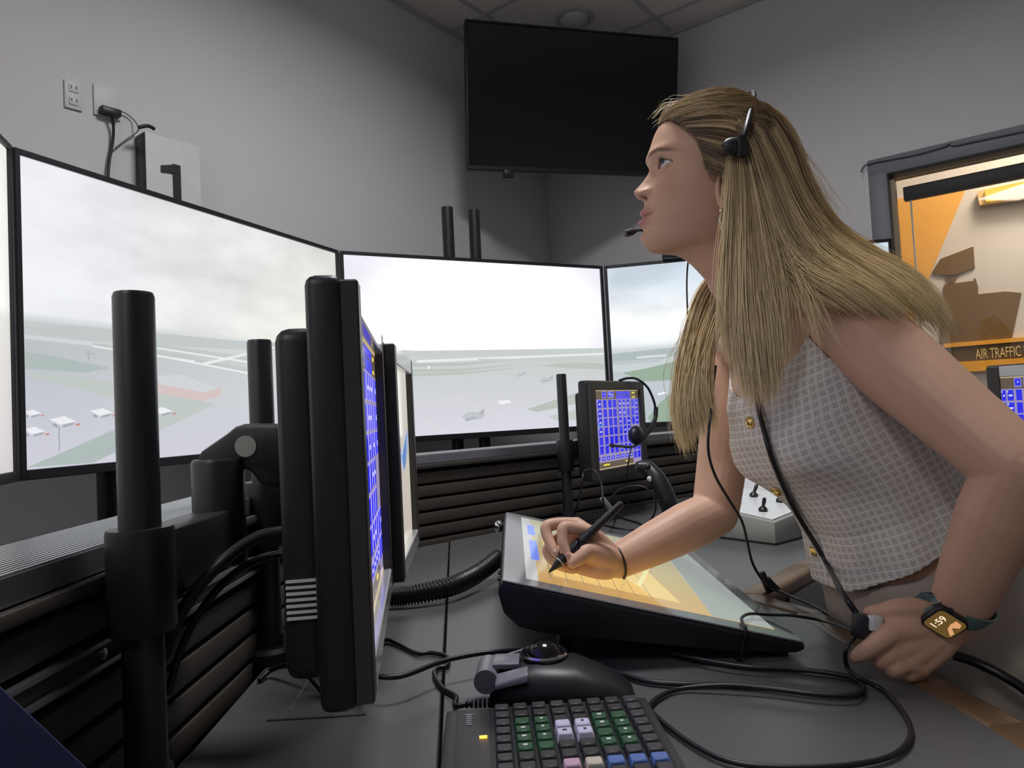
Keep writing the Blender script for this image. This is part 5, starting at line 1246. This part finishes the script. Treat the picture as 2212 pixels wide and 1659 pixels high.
# far lock
hairgroup([[(1545, 585, 1.165), (1505, 645, 1.17), (1480, 740, 1.16), (1464, 840, 1.15), (1466, 930, 1.15), (1482, 985, 1.15)],
           [(1560, 600, 1.16), (1522, 680, 1.165), (1495, 780, 1.15), (1480, 880, 1.14), (1490, 970, 1.14)],
           [(1580, 630, 1.14), (1545, 715, 1.14), (1528, 800, 1.125), (1535, 870, 1.12), (1556, 930, 1.12)]], 2200, K=14, r=.0006, spread=(.004, .010), wav=.004, tone=.36, end=(.72, 1.0))
# flyaways
for _ in range(70):
    j = rng.normal(0, 12, (3,)); k_ = rng.integers(0, 3)
    if k_ == 0: g = [(1500 + j[0] * 4, 215, 1.07), (1440 + j[0], 235 + j[1], 1.07), (1415 + j[0], 262 + j[1], 1.07)]
    elif k_ == 1: g = [(1700 + j[0], 290, 1.07), (1755 + j[1], 380, 1.07), (1830 + j[2] * 1.5, 490 + j[0], 1.06)]
    else: g = [(1490 + j[0], 690, 1.16), (1462 + j[1], 800, 1.15), (1470 + j[2], 960 + j[1], 1.14)]
    hairgroup([g, [(x + 3, y + 2, d_) for x, y, d_ in g]], 1, K=10, r=.0003, spread=(.001, .004), wav=.004, tone=.3)
hv = np.vstack([cp] + HVV); hf = [tuple(rm[f]) for f in CF] + [tuple(f + len(cp)) for f in np.vstack(HFF)]
hair = raw('hair', hv, hf, 'hair', woman, attrs={'Col': np.vstack([cc_] + HCC)}); hair['kind'] = 'stuff'

# ================================================================== things she wears and holds
# pen
pe = U(1344, 1086, DT + .040); pd = (pe - PEN_TIP); PL_ = pd.length; pd.normalize()
pn = thing('stylus_pen', 'black stylus pen with a white ring near its tip, held in the writing hand', 'pen', PEN_TIP)
MB().lathe(PEN_TIP, pd, [(.0006, 0), (.0014, .002), (.0066, .020), (.0072, .0225)], 18).build('nib_cone', 'black', pn, smooth=True)
MB().lathe(PEN_TIP, pd, [(.0073, .0225), (.0075, .0232), (.0073, .0240)], 18).build('ring', 'white', pn, smooth=True)
MB().lathe(PEN_TIP, pd, [(.0074, .0240), (.0084, .045), (.0082, .07), (.0066, .095), (.0056, PL_ - .01), (.0050, PL_ - .002), (.002, PL_)], 18).build('barrel', 'black', pn, smooth=True)
s_ = pd.orthogonal().normalized(); MB().box(PEN_TIP + pd * .060 + V((0, -.0078, .003)), (.006, .003, .018), frame(V((1, 0, 0)), pd)).build('side_switch', 'gloss', pn, bevel=.001)
# hair tie on the right wrist
fa = (RE_ - RW).normalized(); c_ = RW + fa * .004; u1 = fa.orthogonal().normalized(); u2 = fa.cross(u1)
u1 = YV - fa * fa.dot(YV); u1.normalize(); u2 = fa.cross(u1)
tag(MB().tube([c_ + u1 * .0275 * math.cos(t) + u2 * .0275 * math.sin(t) + fa * .004 * math.sin(t) for t in np.linspace(0, 2 * pi, 41)[:-1]], .0019, 8, closed=True).build('hair_tie', 'rubber', smooth=True), 'thin black hair tie worn round the wrist of the writing hand', 'hair tie')
# watch
wx = (RI * .52 * .8 + UI * .85 * .8 - YV * .60).normalized(); wyv = (RI * -.85 + UI * .52); wyv = (wyv - wx * wyv.dot(wx)).normalized(); wz = wx.cross(wyv)
if wz.y > 0: wx = -wx; wz = wx.cross(wyv)
wc = U(2040, 1344, LW.y - .041); RWt = Matrix((wx, wyv, wz)).transposed()
sw_ = thing('smart_watch', 'smart watch with a bright square face and teal strap on the wrist', 'watch', wc)
def rr_poly(w_, h_, r_, z_, k=6):
    out = []
    for cx, cy, a0 in ((w_ - r_, h_ - r_, 0), (-w_ + r_, h_ - r_, pi / 2), (-w_ + r_, -h_ + r_, pi), (w_ - r_, -h_ + r_, 3 * pi / 2)):
        for i in range(k + 1): a = a0 + pi / 2 * i / k; out.append(wc + RWt @ V((cx + r_ * math.cos(a), cy + r_ * math.sin(a), z_)))
    return out
MB().prism(rr_poly(.0175, .0205, .008, -.005), wz * .0085).build('case', 'black', sw_, bevel=.0016)
M['wface'] = mat('watch_face', (.02, .015, .01), .1, emit=(.22, .13, .035), estr=.55)
MB().prism(rr_poly(.0150, .0180, .006, .0036), wz * .0004).build('face', 'wface', sw_)
M['wdig'] = mat('watch_digits', (1, .8, .6), .3, emit=(1.0, .78, .55), estr=1.1); M['wpic'] = mat('watch_picture', (.8, .5, .3), .3, emit=(.9, .42, .18), estr=.7, var=.6, scale=260)
text_mesh('digits', '1:59', .0125, wc + RWt @ V((-.0118, .0035, .0042)), RWt, 'wdig', sw_, depth=.0001, sx=.95)
MB().prism([wc + RWt @ V((x, y, .0041)) for x, y in ((-.010, -.0155), (-.004, -.016), (.001, -.008), (.006, -.014), (.011, -.012), (.012, -.004), (.004, -.0035), (-.003, -.006))], wz * .0002).build('face_picture', 'wpic', sw_)
M['teal'] = mat('teal_strap', (.13, .21, .21), .45)
fax = (LE - LW).normalized(); ctrw = LW + fax * (wc - LW).dot(fax); rw_ = max((wc - ctrw).length - .0045, .028); print('watch', fax.dot(wx), rw_, wz.dot((wc - ctrw).normalized()))
wzz = (wc - ctrw).normalized(); wyy = wzz.cross(fax); wyy = wyy if wyy.dot(wyv) > 0 else -wyy
bodyb = BVHTree.FromPolygons([V(p) for p in BV], BF); rg = []
for t in np.linspace(.30, 2 * pi - .30, 44):
    o_ = (wyy * math.sin(t) + wzz * math.cos(t)).normalized(); hit = max(((bodyb.ray_cast(ctrw + fax * e_, o_, .07)[3] or .029) for e_ in (-.009, 0, .009))); p = ctrw + o_ * (min(hit, .055) - .0003)
    hw2 = .0115 - .002 * abs(math.sin(t / 2)); rg.append([p - wx * hw2, p + wx * hw2, p + wx * hw2 + o_ * .0022, p - wx * hw2 + o_ * .0022])
MB().rings(rg).build('strap', 'teal', sw_, smooth=True, angle=50)
MB().cyl(wc + wx * .0178 + wyv * .007, wc + wx * .0198 + wyv * .007, .0032, n=14).build('crown', 'black', sw_, smooth=True)
# headset on her head
ht = thing('operator_headset', 'black headset worn by the woman, temple pad over her hair and mic at her chin', 'headset', U(1600, 320, .972))
MB().tube(spline([U(1602, 318, .970), U(1612, 275, .978), U(1622, 236, 1.01), U(1628, 212, 1.05), U(1626, 200, 1.09), U(1618, 208, 1.14), U(1608, 250, 1.172), U(1600, 310, 1.18)], 8), .0042, 10).build('headband', 'black', ht, smooth=True)
q = U(1588, 317, .968); MB().ell(q, (.019, .007, .0135), Matrix.Rotation(.1, 3, 'Y')).build('temple_pad', 'black', ht, smooth=True)
q = U(1602, 316, .966); MB().box(q, (.014, .012, .032), Matrix.Rotation(.05, 3, 'Y')).build('pad_holder', 'black', ht, bevel=.004)
MB().ell(U(1560, 400, 1.185), (.028, .012, .028)).build('ear_cup', 'black', ht, smooth=True)
bmp = spline([U(1556, 410, 1.19), U(1500, 480, 1.175), U(1440, 512, 1.145), U(1404, 503, 1.12), U(1384, 497, 1.112), U(1366, 501, 1.108), U(1350, 505, 1.105)], 6)
MB().tube(bmp, [.0022] * (len(bmp) - 10) + list(np.linspace(.003, .0056, 4)) + [.0056] * 6, 10).build('mic_boom', 'black', ht, smooth=True)
cable('headset_wire', [U(1545, 420, 1.19), U(1500, 520, 1.2), U(1486, 570, 1.2), U(1484, 640, 1.2), U(1490, 720, 1.2), U(1515, 800, 1.19)], .0014, 'rubber', None, parent=ht)
# thin cord from the headset down to the clip on the desk
cable('cord', [U(1546, 790, 1.165), U(1540, 840, 1.15), U(1536, 890, 1.11), U(1531, 930, 1.09), U(1531, 980, 1.09), U(1546, 1030, 1.09), U(1575, 1080, 1.10), U(1602, 1125, 1.11), U(1614, 1170, 1.13), U(1625, 1215, 1.16), U(1645, 1250, 1.20), onz(1662, 1270, Zd + .012), onz(1690, 1280, Zd + .01), onz(1725, 1295, Zd + .012), onz(1770, 1315, Zd + .014), U(1820, 1345, .98), U(1856, 1362, .90)], .0022, 'rubber', None, parent=ht)
q = onz(1654, 1258, Zd + .02); cl = thing('cord_clip', 'small black clothing clip on the headset cord', 'clip', q)
MB().box(q, (.012, .010, .040), Matrix.Rotation(-.35, 3, 'Y')).build('jaw', 'black', cl, bevel=.002); MB().box(q + V((.012, 0, -.004)), (.010, .009, .030), Matrix.Rotation(-.7, 3, 'Y')).build('jaw', 'black', cl, bevel=.002)
# braided cord lying down the front of the vest to the switch
br_ = []
for x, y in ((1634, 850), (1640, 880), (1652, 930), (1670, 990), (1696, 1055), (1728, 1115), (1762, 1172), (1795, 1228)):
    p, nn = onvest(x + 6, y, .006)
    if p is not None: br_.append(p)
br_ += [U(1820, 1280, .91), U(1850, 1325, .885), U(1862, 1350, .872)]
cable('braided_cord', br_, .0038, 'rubber', 'thick dark braided cord running down the vest buttons to the hand switch')
# push to talk switch in the left hand
pc0 = U(1868, 1352, .868); pt = thing('hand_switch', 'black push to talk switch with a white button in her fist', 'switch', pc0)
RP = frame(RI * .9 - UI * .1 + YV * .3)
MB().box(pc0 + RI * .006 - YV * .002, (.046, .020, .028), RP).build('case', 'black', pt, bevel=.004)
MB().box(U(1889, 1346, .855), (.016, .012, .018), RP).build('button', 'white', pt, bevel=.003)
# cords lying on the desk
z1 = Zd + .005
cable('cord', [U(1862, 1370, .87), U(1840, 1362, .90)] + [onz(1780, 1342, Zd + .02), onz(1715, 1330, Zd + .03)] + [ontab(1660, 1328, .006), ontab(1620, 1326, .006), ontab(1602, 1336, .005), ontab(1610, 1356, .0035)] + [TA + te1 * (ontab(1626, 1378) - TA).dot(te1) + te2 * b_ + tn * c_ for b_, c_ in ((.004, .0032), (-.0025, .001), (-.0035, -.012), (-.003, -.034), (.006, -.043), (.03, -.043))], .0022, 'rubber', None, parent=pt)
cable('coiled_cord', [U(1846, 1376, .862), U(1827, 1406, .856), onz(1830, 1440, Zd + .022), onz(1852, 1463, Zd + .016)] + [onz(x, y, z1) for x, y in ((1905, 1490), (1945, 1530), (1966, 1570), (1960, 1605), (1920, 1635), (1840, 1652), (1740, 1658), (1640, 1655), (1560, 1640), (1500, 1610), (1450, 1575), (1415, 1545), (1402, 1528), (1425, 1505), (1470, 1488))] + [onz(x, y, Zd + .0101) for x, y in ((1560, 1480), (1660, 1487), (1760, 1499), (1835, 1502), (1864, 1488), (1850, 1468), (1800, 1455), (1720, 1446), (1620, 1441), (1540, 1430), (1470, 1415), (1400, 1395))], .0028, 'rubber', 'black cord lying in wide loops on the desk before the tablet')
cable('waist_cord', [U(2060, 1415, .905), U(2110, 1432, .895), U(2170, 1462, .875), U(2225, 1500, .86), U(2260, 1560, .84)], .006, 'rubber', 'short thick black cord end by her trousers at the desk edge')
